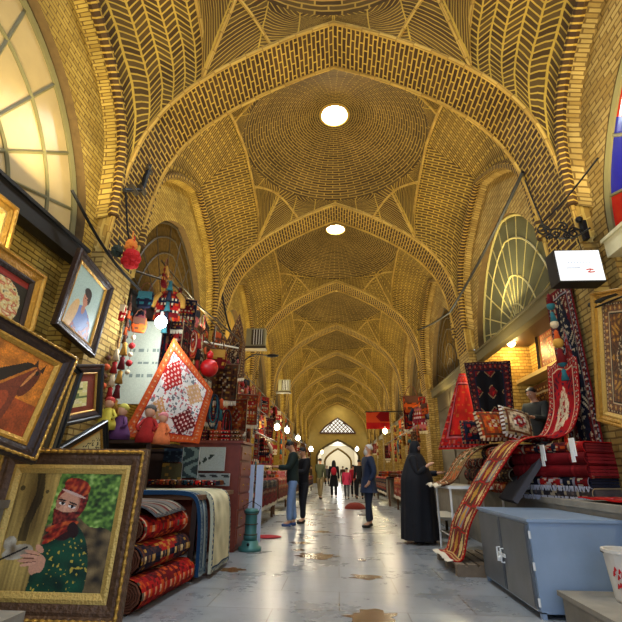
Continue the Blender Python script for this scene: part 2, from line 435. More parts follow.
# floor
def floor_mat():
    m, nt, b = nodes('marble_paving'); L = nt.links.new
    tc = N(nt, 'ShaderNodeTexCoord')
    br = N(nt, 'ShaderNodeTexBrick', offset=.5); br.inputs['Scale'].default_value = 1
    br.inputs['Brick Width'].default_value = 1.15; br.inputs['Row Height'].default_value = .62; br.inputs['Mortar Size'].default_value = .006
    br.inputs['Color1'].default_value = srgb(146,148,148); br.inputs['Color2'].default_value = srgb(126,130,132); br.inputs['Mortar'].default_value = srgb(96,92,84)
    L(tc.outputs['Object'], br.inputs['Vector'])
    nz = N(nt, 'ShaderNodeTexNoise', Scale=1.3, Detail=9.0, Roughness=.7); L(tc.outputs['Object'], nz.inputs['Vector'])
    rp = N(nt, 'ShaderNodeMapRange'); L(nz.outputs['Fac'], rp.inputs[0]); rp.inputs[1].default_value = .35; rp.inputs[2].default_value = .65; rp.inputs[3].default_value = .68; rp.inputs[4].default_value = 1.15
    mu = N(nt, 'ShaderNodeVectorMath', operation='SCALE'); L(br.outputs['Color'], mu.inputs[0]); L(rp.outputs[0], mu.inputs['Scale'])
    # thin dirty veins
    n2 = N(nt, 'ShaderNodeTexNoise', Scale=9.0, Detail=8.0, Roughness=.75); L(tc.outputs['Object'], n2.inputs['Vector'])
    r2 = N(nt, 'ShaderNodeMapRange'); L(n2.outputs['Fac'], r2.inputs[0]); r2.inputs[1].default_value = .56; r2.inputs[2].default_value = .72; r2.inputs[4].default_value = .7
    mx = N(nt, 'ShaderNodeMix', data_type='RGBA'); L(r2.outputs[0], mx.inputs[0]); L(mu.outputs[0], mx.inputs[6]); mx.inputs[7].default_value = srgb(96,90,76)
    L(mx.outputs[2], b.inputs['Base Color'])
    r3 = N(nt, 'ShaderNodeMapRange'); L(nz.outputs['Fac'], r3.inputs[0]); r3.inputs[3].default_value = .16; r3.inputs[4].default_value = .42; L(r3.outputs[0], b.inputs['Roughness'])
    bp = N(nt, 'ShaderNodeBump', Strength=.12, Distance=.01); L(n2.outputs['Fac'], bp.inputs['Height']); L(bp.outputs[0], b.inputs['Normal'])
    return m
b = MB(); b.box(-4.2, -1.5, -.1, 4.2, 66, 0); struct(b.obj('floor', floor_mat()))
# raised stone ledges that carry the shops
for sx, nm, xe in ((-1, 'trim_80', 2.75), (1, 'trim_81', 2.45)):
    b = MB(); x0, x1 = sorted((sx*xe, sx*4.2)); b.box(x0, -.5, 0, x1, 51.5, .8); b.box(x0-(.03 if sx > 0 else 0), -.5, .8, x1+(.03 if sx < 0 else 0), 51.5, .86)
    struct(b.obj(nm, M['stone']))
# end wall with latticed tympanum and doorway
YE = 51.0
b = MB()
dj = [(2.35, 0), (2.35, 2.9), (2.1, 3.35), (1.5, 3.85), (.7, 4.3), (0, 4.6)]; dj = [(-x, z) for x, z in dj]+[(x, z) for x, z in dj[::-1][1:]]
tj = [(-2.05,5.35),(-1.5,6.0),(-.7,6.6),(0,7.05),(.7,6.6),(1.5,6.0),(2.05,5.35)]
def sheet(b, P, y, m=0): 
    n = len(b.v); b.v += [(x, y, z) for x, z in P]; b.face(range(n, n+len(P)), [(x, z) for x, z in P], m)
for i in range(len(dj)-1):   # above door
    (x0, z0), (x1, z1) = dj[i], dj[i+1]
    if abs(x0-x1) > .01: b.quad((x0, YE, z0), (x1, YE, z1), (x1, YE, 5.35), (x0, YE, 5.35), [(x0,z0),(x1,z1),(x1,5.35),(x0,5.35)])
for s in (-1, 1): b.quad((s*2.35, YE, 0), (s*4.2, YE, 0), (s*4.2, YE, 5.35), (s*2.35, YE, 5.35), [(2.35,0),(4.2,0),(4.2,5.35),(2.35,5.35)])
for i in range(len(tj)-1):
    (x0, z0), (x1, z1) = tj[i], tj[i+1]; b.quad((x0, YE, z0), (x1, YE, z1), (x1, YE, 9.5), (x0, YE, 9.5), [(x0,z0),(x1,z1),(x1,9.5),(x0,9.5)])
for s in (-1, 1): b.quad((s*2.05, YE, 5.35), (s*4.2, YE, 5.35), (s*4.2, YE, 9.5), (s*2.05, YE, 9.5), [(2,5.35),(4.2,5.35),(4.2,9.5),(2,9.5)])
for i in range(len(dj)-1):
    (x0, z0), (x1, z1) = dj[i], dj[i+1]; b.quad((x0, YE, z0), (x1, YE, z1), (x1, YE+.5, z1), (x0, YE+.5, z0), None, 1)
struct(b.obj('wall_end', [M['plaster'], M['brick_dome']]))
b = MB(); sheet(b, tj, YE+.12); o = struct(b.obj('window_90', plain('bright_far_glass', (1,1,1,1), .4, emit=(1,.97,.86,1), es=1.0)))
f = MB()
for i in range(-9, 10):
    for d in (-1, 1):
        x = i*.45; P = []
        for t in range(0, 40):
            xx = x+d*t*.05; z = 5.35+t*.05
            lim = 7.05-abs(xx)*.83
            if abs(xx) < 2.05 and z < lim: P.append((xx, YE+.05, z))
        if len(P) > 1: f.tube([P[0], P[-1]], .055, 4)
f.tube([(x, YE, z) for x, z in tj], .1, 5); f.tube([(-2.05, YE, 5.35), (2.05, YE, 5.35)], .1, 5)
f.obj('window_lattice', M['wood'], o)
# the passage beyond
b = MB()
for s in (-1, 1): b.quad((s*2.35, YE+.5, 0), (s*2.35, 66, 0), (s*2.35, 66, 4.7), (s*2.35, YE+.5, 4.7), [(0,0),(14,0),(14,4.7),(0,4.7)])
b.quad((-2.35, YE+.5, 4.7), (2.35, YE+.5, 4.7), (2.35, 66, 4.7), (-2.35, 66, 4.7)); b.quad((-2.35, 65.9, 0), (2.35, 65.9, 0), (2.35, 65.9, 4.7), (-2.35, 65.9, 4.7), [(0,0),(4.7,0),(4.7,4.7),(0,4.7)])
struct(b.obj('wall_passage', plain('limewash', srgb(214,206,184), .8)))

f = MB(); f.tube([(x, YE-.02, z) for x, z in dj], .14, 6); struct(f.obj('trim_95', M['brick_dome']))
f = MB(); f.tube([(x*.7, 57, z*.86) for x, z in dj], .14, 6); struct(f.obj('trim_96', M['brick_dome']))
# ------------------------------------------------------------------ placing: a sight line from where the photographer stood, cut at a known distance
_p, _y, _r = R(20.6), math.atan(.0632), R(.7)
def ray(px, py):
    a0, u0 = (px-311)/430, (311-py)/430
    a = a0*math.cos(_r)-u0*math.sin(_r); u = a0*math.sin(_r)+u0*math.cos(_r)
    Y = math.cos(_p)-u*math.sin(_p); Z = math.sin(_p)+u*math.cos(_p)
    return Vector((a*math.cos(_y)-Y*math.sin(_y), a*math.sin(_y)+Y*math.cos(_y), Z))
def AX(px, py, X): r = ray(px, py); r *= X/r.x; return Vector((r.x, r.y, r.z+1.1))
def AY(px, py, Y): r = ray(px, py); r *= Y/r.y; return Vector((r.x, r.y, r.z+1.1))
from mathutils import noise
rnd = random.Random(7)
def sn(u, v, s=0): return .5+.5*noise.noise((u, v, s*7.3))
# ------------------------------------------------------------------ cloth and paint
def col_mat(name, rough=.9, spec=.15, bump=.35, scale=220, sheen=0):
    m, nt, b = nodes(name); L = nt.links.new
    at = N(nt, 'ShaderNodeVertexColor', layer_name='Col'); tc = N(nt, 'ShaderNodeTexCoord')
    nz = N(nt, 'ShaderNodeTexNoise', Scale=scale, Detail=2.0); L(tc.outputs['Object'], nz.inputs['Vector'])
    rp = N(nt, 'ShaderNodeMapRange'); L(nz.outputs['Fac'], rp.inputs[0]); rp.inputs[3].default_value = .75; rp.inputs[4].default_value = 1.25
    mu = N(nt, 'ShaderNodeVectorMath', operation='SCALE'); L(at.outputs['Color'], mu.inputs[0]); L(rp.outputs[0], mu.inputs['Scale'])
    L(mu.outputs[0], b.inputs['Base Color']); b.inputs['Roughness'].default_value = rough; b.inputs['Specular IOR Level'].default_value = spec
    if bump:
        bp = N(nt, 'ShaderNodeBump', Strength=bump, Distance=.01); L(nz.outputs['Fac'], bp.inputs['Height']); L(bp.outputs[0], b.inputs['Normal'])
    return m
WOOL = col_mat('woven_wool'); OIL = col_mat('oil_paint', .45, .4, .15, 60)
def c3(r, g, b): return srgb(r, g, b)[:3]
RED, DRED, NAVY, CREAM, ORG, GOLD, BRN, BLK, GRN, TEAL, PINK, WHT, GREY = (c3(172,22,20), c3(112,12,16), c3(20,24,44), c3(216,196,156), c3(206,84,24), c3(196,144,52), c3(96,52,28), c3(16,12,14), c3(52,74,40), c3(44,106,112), c3(206,108,110), c3(232,226,214), c3(120,122,124))
def h2(i, j, s=0):
    n = (int(i)*374761393+int(j)*668265263+s*982451653) & 0xffffffff; n = (n ^ (n >> 13))*1274126177 & 0xffffffff
    return ((n ^ (n >> 16)) & 0xffff)/65535
def rug_fn(W, L, pal, seed=0, style='persian', bw=None):
    f0, f1, b0, b1, mo, li = pal      # field, medallion, border, guard, motif, light line
    bw = bw or min(.24, W*.2)
    def fn(u, v):
        x, y = u*W, v*L
        d = min(x, W-x, y, L-y); t = y if d in (x, W-x) else x
        mx = lambda a, b_, k: tuple(p*(1-k)+q_*k for p, q_ in zip(a, b_))
        if d < bw*.12: return b0
        if d < bw*.2: return mx(li, b1, .3) if int(t/.03) % 2 else b1
        if d < bw*.8:
            q = t/(bw*.55)*2*PI; e = (d-bw*.5)/(bw*.3)
            r = math.cos(q)*.75-abs(e)
            if r > .35: return mx(li, mo, .5)
            if r > .1: return mx(mo, b0, .15)
            if abs(e-.6*math.sin(q)) < .16: return mx(b1, li, .15)
            return mx(b0, b1, .5) if abs(math.sin(q*2.5+e*3)) > .93 else b0
        if d < bw*.9: return mx(li, b0, .2)
        if d < bw: return b1
        cx, cy = (x-W/2)/(W/2-bw), (y-L/2)/(L/2-bw)
        if style == 'persian':
            X_, Y_ = abs(x-W/2), abs(y-L/2); p = math.sin(X_*42+2*math.sin(Y_*23))*math.sin(Y_*37+2*math.sin(X_*19)); w = .07*math.sin(cx*16)*math.sin(cy*20)
            r = math.hypot(cx, cy)*.6+(abs(cx)+abs(cy))*.4+w
            if r < .15: return mx(li, mo, .3)
            if r < .24: return b0
            if r < .55: base = f1; hi = li
            elif r < .6: return mx(li, f0, .25)
            elif r > 1.12: base = b0; hi = mo
            else: base = f0; hi = mo
            if p > .62: return mx(hi, base, .2)
            if p > .42: return mx(mo, base, .4)
            if p < -.6: return mx(b1, base, .3)
            return mx(base, b1, .25*h2(x/.02, y/.02, seed))
        if style == 'kilim':
            cl_ = min(.16, W/6.5); k = int(y/cl_); q = abs(((x/cl_) % 1)-.5)+abs(((y/cl_) % 1)-.5)
            if q < .22: return [li, mo, f1][k % 3]
            if q < .4: return [mo, b1, li][k % 3]
            return [f0, b0, f1][k % 3]
        if style == 'panel':   # columns of oblong cartouches
            a, b_ = (x-bw)/((W-2*bw)/3), y/.34; i, j = int(a), int(b_); fa, fb = a-i-.5, b_-j-.5
            if abs(fa) > .42 or abs(fb) > .44: return b0 if (i+j) % 2 else BRN
            if abs(fa)*1.1+abs(fb)*.7 < .34: return [li, f1, mo, GOLD][(i+2*j) % 4]
            return [f0, c3(88,60,44), GREY, f0][(i*2+j) % 4]
        if style == 'suzani':
            for (a, b_, r, cc) in ((.28,.3,.2,RED), (.72,.3,.17,c3(206,160,110)), (.28,.72,.17,c3(206,150,90)), (.72,.72,.2,DRED)):
                q = max(abs(u-a), abs(v-b_))
                if abs(u-a)+abs(v-b_) < r*1.0:
                    return (226*.0033,.5,.42) if math.sin(x*70)*math.sin(y*70) > .45 else cc
            return WHT if h2(x/.025, y/.025, seed) > .3 else (PINK if h2(x/.025, y/.025, 5) > .5 else GREY)
        if style == 'plainfleck':
            k = h2(x/.05, y/.05, seed); return f0 if k > .12 else f1
        if style == 'stripe':
            return [f0, f1, li, b0, f0, mo][int(x/.05) % 6]
        if style == 'diamonds':
            q = abs(((x/.3) % 1)-.5)+abs(((y/.34) % 1)-.5)
            return li if .30 < q < .34 else (f1 if q < .3 and h2(x/.03, y/.03, seed) > .3 else (mo if q < .2 else f0))
        return f0
    def soft(u, v):
        c = fn(u, v); a = .82+.36*noise.noise((u*W*6, v*L*6, seed)); return tuple(q*a for q in c)
    return soft
PALS = {'red': (RED, DRED, NAVY, BRN, GOLD, CREAM), 'crimson': (DRED, NAVY, RED, BLK, ORG, CREAM), 'dark': (BLK, DRED, c3(70,14,16), NAVY, RED, c3(150,120,80)),
        'orange': (ORG, RED, c3(150,50,20), BRN, GOLD, CREAM), 'cream': (CREAM, RED, c3(160,140,100), BRN, NAVY, WHT), 'navy': (NAVY, RED, DRED, BLK, CREAM, c3(160,160,170)),
        'brown': (BRN, c3(60,30,20), c3(120,70,40), BLK, GOLD, CREAM), 'bright': (c3(206,26,16), ORG, c3(190,20,14), DRED, ORG, PINK),
        'crimsonp': (c3(128,12,20), c3(150,30,34), DRED, DRED, DRED, c3(150,30,34)), 'grey': (c3(92,84,84), c3(60,54,60), c3(70,62,60), BLK, c3(130,110,100), CREAM), 'teal': (TEAL, NAVY, c3(30,60,70), BLK, ORG, WHT), 'pink': (PINK, RED, c3(150,40,60), DRED, GOLD, WHT)}
def sheet_mesh(S, nu, nv, colf, th=.012, back=None):
    """thick cloth following S(u,v); pattern in woven colours"""
    b = MB(); e = 1e-3
    P = [[Vector(S(i/nu, j/nv)) for i in range(nu+1)] for j in range(nv+1)]
    Q = []
    for j in range(nv+1):
        row = []
        for i in range(nu+1):
            du = P[j][min(i+1, nu)]-P[j][max(i-1, 0)]; dv = P[min(j+1, nv)][i]-P[max(j-1, 0)][i]
            n = du.cross(dv)
            n = n.normalized() if n.length > 1e-9 else Vector((0,0,1))
            row.append(P[j][i]-n*th)
        Q.append(row)
    b.grid(nu, nv, lambda u, v: P[round(v*nv)][round(u*nu)], None, 0, colf)
    bc = back or colf(.5, .02)
    b.grid(nu, nv, lambda u, v: Q[round(v*nv)][round(u*nu)], None, 0, lambda u, v: tuple(c*.7 for c in colf(u, v)) if not back else bc, flip=True)
    for j in range(nv):
        for i in (0, nu): b.quad(P[j][i], P[j+1][i], Q[j+1][i], Q[j][i], None, 0, bc)
    for i in range(nu):
        for j in (0, nv): b.quad(P[j][i], P[j][i+1], Q[j][i+1], Q[j][i], None, 0, bc)
    return b
def rug(name, label, cat, S, W, L, pal='red', style='persian', seed=0, fringe=None, res=.018, th=.012, group=None, bw=None, fr_len=.07, parent=None, nmax=110):
    nu = max(4, min(nmax, int(W/res))); nv = max(4, min(nmax, int(L/res)))
    p = PALS[pal] if isinstance(pal, str) else pal
    o = sheet_mesh(S, nu, nv, rug_fn(W, L, p, seed, style, bw), th).obj(name, WOOL, parent, smooth=False)
    if fringe:
        f = MB()
        for vv in ((0, 1) if fringe == 'both' else ((1,) if fringe == 'end' else (0,))):
            n = max(6, int(W/.02)); s = 1 if vv else -1
            for i in range(n):
                u = (i+.5)/n; a = Vector(S(u, vv)); d = (a-Vector(S(u, vv-s*.03))).normalized()*fr_len
                d += Vector((rnd.uniform(-.01,.01), rnd.uniform(-.01,.01), -.012)); f.tube([a, a+d*.6, a+d], [.008, .009, .004], 4)
        f.obj('fringe', M['fringe'], o)
    if label: tag(o, label, cat, group)
    return o
M['fringe'] = plain('cream_wool', srgb(212,200,172), .95, var=.15)
M['grey_fringe'] = plain('grey_wool', srgb(150,150,158), .95, var=.2)
def wav(u, k=3, a=.02, ph=0): return a*math.sin(u*k*2*PI+ph)
def flat(A, B, Cc, D, sag=0, wv=.012, k=3):   # A top-left, B top-right, C bottom-right, D bottom-left
    A, B, Cc, D = map(Vector, (A, B, Cc, D)); n = (B-A).cross(D-A).normalized()
    def S(u, v):
        p = A*(1-u)*(1-v)+B*u*(1-v)+Cc*u*v+D*(1-u)*v
        return p+n*(wv*math.sin(u*k*2*PI)*(.3+.7*v))+Vector((0,0,-sag*math.sin(u*PI)*(1-v)))
    return S
def drape(path, wvec, k=2.5, wv=.012):        # path: centre line points, wvec: half width vector
    P = [Vector(p) for p in path]; acc = [0]
    for a, b_ in zip(P, P[1:]): acc.append(acc[-1]+(b_-a).length)
    CP = cat([tuple(p)+(s,) for p, s in zip(P, acc)], 8); T_ = acc[-1]; w = Vector(wvec)
    def at(s):
        for a, b_ in zip(CP, CP[1:]):
            if s <= b_[3]+1e-6:
                t = (s-a[3])/max(1e-6, b_[3]-a[3]); return Vector([a[i]+(b_[i]-a[i])*t for i in range(3)])
        return Vector(CP[-1][:3])
    def S(u, v): return at(v*T_)+w*(2*u-1)+Vector((0, 0, wv*math.sin(u*k*2*PI+v*3)))
    return S, T_
# ------------------------------------------------------------------ framed pictures
gold = plain('gilt', srgb(176,132,52), .35, .6, var=.35, scale=40, bump=.6); gold2 = plain('pale_gilt', srgb(206,170,90), .4, .45, var=.25, scale=60, bump=.5)
dkfr = plain('umber_frame', srgb(44,28,20), .4, .1, var=.4, scale=30, bump=.4); blkfr = plain('black_frame', srgb(18,20,18), .35, .1)
bronze = plain('dark_bronze_frame', srgb(92,66,44), .4, .35, var=.6, scale=28, bump=.7)
def mould(w, h, prof, mat_i=0, b=None):
    """mitred moulding round w x h; prof = [(inset, height above back)]"""
    b = b or MB()
    def ring(i): return [(-w/2+i, i), (w/2-i, i), (w/2-i, h-i), (-w/2+i, h-i)]
    for (i0, d0), (i1, d1) in zip(prof, prof[1:]):
        A, B = ring(i0), ring(i1)
        for k in range(4):
            l = (k+1) % 4; b.quad((A[k][0], -d0, A[k][1]), (A[l][0], -d0, A[l][1]), (B[l][0], -d1, B[l][1]), (B[k][0], -d1, B[k][1]), [(0,0),(1,0),(1,.1),(0,.1)], mat_i)
    return b
def paint(shapes, bg, nu, nv, noise=.1, seed=1):
    def fn(u, v):
        v = 1-v; c = bg(u, v) if callable(bg) else bg
        for s in shapes:
            if s[0] == 'e':
                _, cx, cy, rx, ry, a, cc = s; dx, dy = u-cx, v-cy; a = R(a)
                x, y = dx*math.cos(a)+dy*math.sin(a), -dx*math.sin(a)+dy*math.cos(a)
                if (x/rx)**2+(y/ry)**2 < 1: c = cc(u, v) if callable(cc) else cc
            elif s[0] == 'p':
                P = s[1]; ins = False
                for (x0, y0), (x1, y1) in zip(P, P[1:]+P[:1]):
                    if (y0 > v) != (y1 > v) and u < (x1-x0)*(v-y0)/(y1-y0)+x0: ins = not ins
                if ins: cc = s[2]; c = cc(u, v) if callable(cc) else cc
        k = 1+noise*(h2(u*nu, v*nv, seed)-.5)*2; return tuple(q*k for q in c)
    return fn
def picture(label, w, h, fw, paintf, nu, nv, frame_m=dkfr, liner_m=gold, loc=(0,0,0), rot=(0,0,0), bead=True, liner=.05, depth=.07, group=None, cat='picture'):
    root = thing('framed_picture', label, cat, loc, rot, group)
    d = depth
    mould(w, h, [(0,0),(0,d*.8),(fw*.12,d),(fw*.3,d*.95),(fw*.42,d*.7),(fw*.6,d*.72),(fw*.8,d*.6),(fw,d*.45),(fw,0)]).obj('frame', frame_m, root)
    if bead:
        bd = MB(); 
        for i, rr in ((fw*.2, fw*.13),):
            R_ = [(-w/2+i, i), (w/2-i, i), (w/2-i, h-i), (-w/2+i, h-i)]
            for k in range(4):
                a, c_ = R_[k], R_[(k+1) % 4]; n = max(6, int(math.dist(a, c_)/(rr*1.7)))
                P = [(a[0]+(c_[0]-a[0])*t/n, -d*1.0, a[1]+(c_[1]-a[1])*t/n) for t in range(n+1)]
                bd.tube(P, [rr*(1.0 if t % 2 else .6) for t in range(n+1)], 6)
        bd.obj('beading', gold, root)
    ln = mould(w-2*fw, h-2*fw, [(0,d*.3),(0,d*.5),(liner*.4,d*.55),(liner,d*.3),(liner,0)]); o = ln.obj('liner', liner_m, root); o.location = (0, 0, fw)
    i = fw+liner*.95; b = MB()
    b.grid(nu, nv, lambda u, v: (-w/2+i+(w-2*i)*u, -d*.2, i+(h-2*i)*v), None, 0, paintf); b.obj('canvas', OIL, root)
    b = MB(); b.box(-w/2+.01, -.005, .01, w/2-.01, .01, h-.01); b.obj('backing', M['wood_dark'], root)
    return root
def ramp(t, *cs):
    t = max(0, min(.999, t))*(len(cs)-1); i = int(t); f = t-i; return tuple(a*(1-f)+b_*f for a, b_ in zip(cs[i], cs[i+1]))
def wood(u, v):
    k = .25+.9*sn(u*46, v*3, 1)+.3*sn(u*9, v*2, 2)
    if abs(u-.2-.03*math.sin(v*9)) < .03+.02*sn(u*5, v*9) and v < .6: k *= .25
    if (u-.05)**2+(v-.14)**2 < .0006 or (u-.3)**2+(v-.17)**2 < .0003: k *= .2
    return tuple(q*k for q in ramp(sn(u*6, v*2, 5)*1.3-.1, c3(96,72,30), c3(206,172,92)))
def leaf(u, v):
    k = sn(u*30, v*34, 2)*.6+sn(u*9, v*9, 3)*.5; c = ramp(k*1.5-.35, c3(20,34,12), c3(52,84,30), c3(112,150,58), c3(176,200,110))
    if v > .40+.06*math.sin(u*8)+.1*sn(u*6, v*6): c = ramp(sn(u*12, v*14, 4)*1.5-.3, c3(30,24,16), c3(96,78,48), c3(140,116,74))
    return c
def floral(u, v):
    k = sn(u*44, v*40, 8); return c3(186,160,60) if k > .72 else ramp(sn(u*8, v*10, 9)*1.3-.2, c3(8,30,22), c3(24,86,56))
def scarf(u, v):
    k = sn(u*30+v*12, v*26, 4); return ramp(k*1.5-.25, c3(60,10,10), c3(150,34,20), c3(206,96,40))
def veil(u, v): k = sn(u*38, v*38, 6); return ramp(k*1.6-.3, c3(40,14,14), c3(120,26,22), c3(170,70,50))
def blotch(u, v): return ramp(sn(u*14, v*14, 3)*1.4-.2, c3(110,90,60), c3(200,190,166))
sk = c3(200,144,112); sk2 = c3(170,112,84)
pf1 = paint([('e',.58,.90,.26,.46,0,floral), ('e',.56,.25,.15,.18,6,veil), ('e',.54,.47,.12,.12,5,c3(44,14,14)),
             ('e',.53,.28,.112,.125,10,sk2), ('e',.52,.275,.105,.12,10,sk), ('e',.585,.125,.135,.075,18,scarf), ('e',.56,.185,.13,.012,18,c3(206,170,150)), ('e',.44,.265,.03,.05,0,sk2),
             ('e',.464,.243,.042,.008,10,c3(40,22,16)), ('e',.575,.272,.045,.008,18,c3(40,22,16)),
             ('e',.470,.272,.034,.0135,10,c3(226,220,210)), ('e',.570,.30,.036,.0135,14,c3(226,220,210)), ('e',.477,.273,.015,.0135,0,c3(24,14,10)), ('e',.572,.301,.015,.0135,0,c3(24,14,10)), ('e',.470,.261,.037,.005,10,c3(24,14,10)), ('e',.570,.289,.039,.005,14,c3(24,14,10)),
             ('e',.508,.315,.015,.028,14,c3(214,160,128)), ('p',[(.40,.315),(.50,.35),(.64,.345),(.63,.47),(.52,.50),(.42,.44)],lambda u, v: tuple(q*.7 for q in veil(u, v))),
             ('e',.52,.47,.15,.035,-14,scarf), ('e',.50,.515,.15,.035,-24,lambda u, v: tuple(q*.55 for q in scarf(u, v))), ('e',.47,.55,.12,.028,-34,scarf), ('e',.63,.50,.05,.07,-30,c3(36,12,12)),
             ('p',[(0,0),(.40,0),(.32,1),(0,1)],wood), ('e',.16,.69,.14,.06,-12,blotch), ('e',.07,.62,.06,.06,0,blotch), ('p',[(0,.755),(.24,.64),(.25,.652),(0,.772)],c3(24,18,14)),
             ('e',.37,.79,.07,.085,25,sk), ('e',.30,.690,.075,.0155,10,sk), ('e',.275,.722,.085,.0155,3,c3(210,154,122)), ('e',.265,.755,.085,.015,-4,sk), ('e',.285,.787,.07,.014,-10,c3(210,154,122)), ('e',.3,.706,.075,.0035,6,c3(110,64,46)), ('e',.28,.739,.085,.0035,0,c3(110,64,46)), ('e',.285,.771,.075,.0035,-7,c3(110,64,46)), ('e',.36,.66,.05,.025,35,sk), ('e',.4,.9,.07,.05,0,floral)], leaf, 150, 190, .06)
picture('big ornate frame on the ground holding a picture of a veiled woman behind a plank', 1.28, 1.25, .13, pf1, 150, 180, bronze, gold2, (-2.255, 3.72, .02), (R(-4), 0, R(0)), liner=.07)
def amber(u, v): k = .45+.9*sn(u*9+v*3, v*10, 5); return tuple(q*k for q in (c3(196,112,28) if v < .6 else c3(150,62,20)))
pf2 = paint([('p',[(.1,1),(.3,.6),(.55,.35),(.78,.12),(.86,.16),(.8,.42),(.66,.56),(.6,1)],c3(110,44,22)), ('p',[(0,.75),(.35,.5),(.76,.1),(.6,.12),(.2,.4),(0,.55)],c3(26,16,12)), ('e',.75,.36,.08,.22,20,c3(90,34,16)), ('e',.72,.3,.02,.16,22,c3(190,120,60)), ('p',[(.70,.14),(.73,.02),(.78,.13)],c3(40,18,12)), ('p',[(.82,.15),(.88,.04),(.88,.18)],c3(40,18,12)), ('e',.45,.75,.1,.2,20,c3(150,60,26)), ('e',.8,.2,.03,.03,0,BLK)], amber, 60, 60, .25)
def lean(label, TL, TR, BR, fw, pf, nu, nv, **k):
    """frame from three corners: width, height and tilt follow"""
    TL, TR, BR = map(Vector, (TL, TR, BR)); up = (TR-BR); x = (TR-TL); x = x-up*(x.dot(up)/up.length_squared)
    w, h = x.length, up.length; x.normalize(); z = up.normalized(); y = z.cross(x)
    o = picture(label, w, h, fw, pf, nu, nv, **k)
    m = Matrix((x, y, z)).transposed().to_4x4(); m.translation = BR-x*(w/2); o.matrix_world = m; return o
lean('large gilt-edged painting of a brown horse leaning back above the veiled woman picture', AX(-40,346,-2.75), AX(75,360,-2.4), AX(31,465,-2.38), .11, pf2, 110, 100, frame_m=dkfr, liner_m=gold, liner=.05)
def flow(u, v):
    k = sn(u*13, v*15, 11); k2 = sn(u*40, v*44, 4)
    if ((u-.5)/.42)**2+((v-.45)/.42)**2 < 1+.3*(sn(u*8, v*8, 2)-.5): return tuple(q*(.55+.8*k2) for q in ramp(k*1.7-.35, c3(40,50,24), c3(214,200,150), c3(200,176,110), c3(176,50,30), c3(220,206,160)))
    return c3(130,20,16) if v > .88 else c3(26,22,16)
lean('gold framed painting of a cream flower bouquet on black, hung at the left edge', AX(-42,270,-3.0), AX(42,277,-3.0), AX(22,355,-2.98), .11, flow, 80, 90, frame_m=gold, liner_m=dkfr, bead=False)
pf3 = paint([('e',.55,1.0,.38,.42,0,lambda u, v: c3(120,20,24) if h2(u*20,v*20,3) > .4 else c3(40,60,120)), ('e',.5,.75,.24,.2,0,c3(60,90,150)), ('e',.5,.6,.06,.08,0,c3(150,96,70)), ('e',.5,.42,.1,.13,0,c3(168,108,80)), ('e',.52,.3,.13,.08,0,c3(34,22,20)), ('e',.47,.41,.015,.01,0,BLK), ('e',.54,.41,.015,.01,0,BLK), ('e',.6,.36,.05,.12,0,c3(34,22,20)), ('e',.2,.8,.12,.3,20,c3(190,150,90))], lambda u, v: c3(150,170,160), 90, 110, .08)
lean('brown framed portrait of a girl in blue and red on the brick pier', AX(72,262,-3.05), AX(110,288,-3.05), AX(90,358,-3.02), .1, pf3, 80, 100, frame_m=dkfr, liner_m=gold, bead=False, liner=.03)
pf4 = paint([('p',[(.15,.2),(.85,.2),(.85,.85),(.15,.85)],lambda u, v: [c3(196,190,120), c3(90,110,60), c3(206,200,150)][int(h2(u*12,v*14,4)*3)]), ('e',.5,.5,.1,.3,0,c3(60,80,50))], c3(110,40,24), 30, 36, .15)
lean('dark green frame with a small garden miniature in a red mount, below the girl portrait', AX(38,335,-2.95), AX(100,364,-2.95), AX(97,418,-2.95), .1, pf4, 30, 36, frame_m=blkfr, liner_m=gold, bead=False, liner=.02)
def script(u, v):
    s = abs(math.sin(u*26+4*math.sin(v*16)))*.5+.5*h2(u*30, v*10, 6); return c3(40,34,24) if s > .74 and .18 < v < .86 else c3(196,184,130)
lean('black framed calligraphy panel half hidden behind the veiled woman picture', AX(52,402,-2.8), AX(103,420,-2.8), AX(105,470,-2.8), .08, script, 50, 30, frame_m=blkfr, liner_m=gold, bead=False, liner=.02)
lean('slim empty black frame standing between the horse painting and the calligraphy', AX(20,344,-2.7)+Vector((0,.5,0)), AX(78,372,-2.7), AX(48,462,-2.65), .06, lambda u, v: c3(40,36,24), 8, 8, frame_m=blkfr, liner_m=gold, bead=False, liner=.02)
lean('gilt frame corner in the top left, above the flower bouquet', AX(-30,196,-3.05), AX(14,209,-3.05), AX(2,255,-3.04), .1, lambda u, v: c3(130,90,40), 8, 8, frame_m=gold, liner_m=gold2, bead=False)
lean('tall gold framed carpet picture on the right pier under the black rod', AX(596,301,3.02), AX(655,282,3.02), AX(665,440,3.02), .08, lambda u, v: rug_fn(.9,1.6,PALS['brown'],3,'persian')(u, v), 50, 80, frame_m=gold, liner_m=gold2, bead=False)
b = MB(); b.box(-2.75, 2.55, 0, -2.03, 3.18, .24); o = b.obj('stone_block', M['stone']); tag(o, 'rough grey stone block in the bottom left corner before the frame', 'stone')
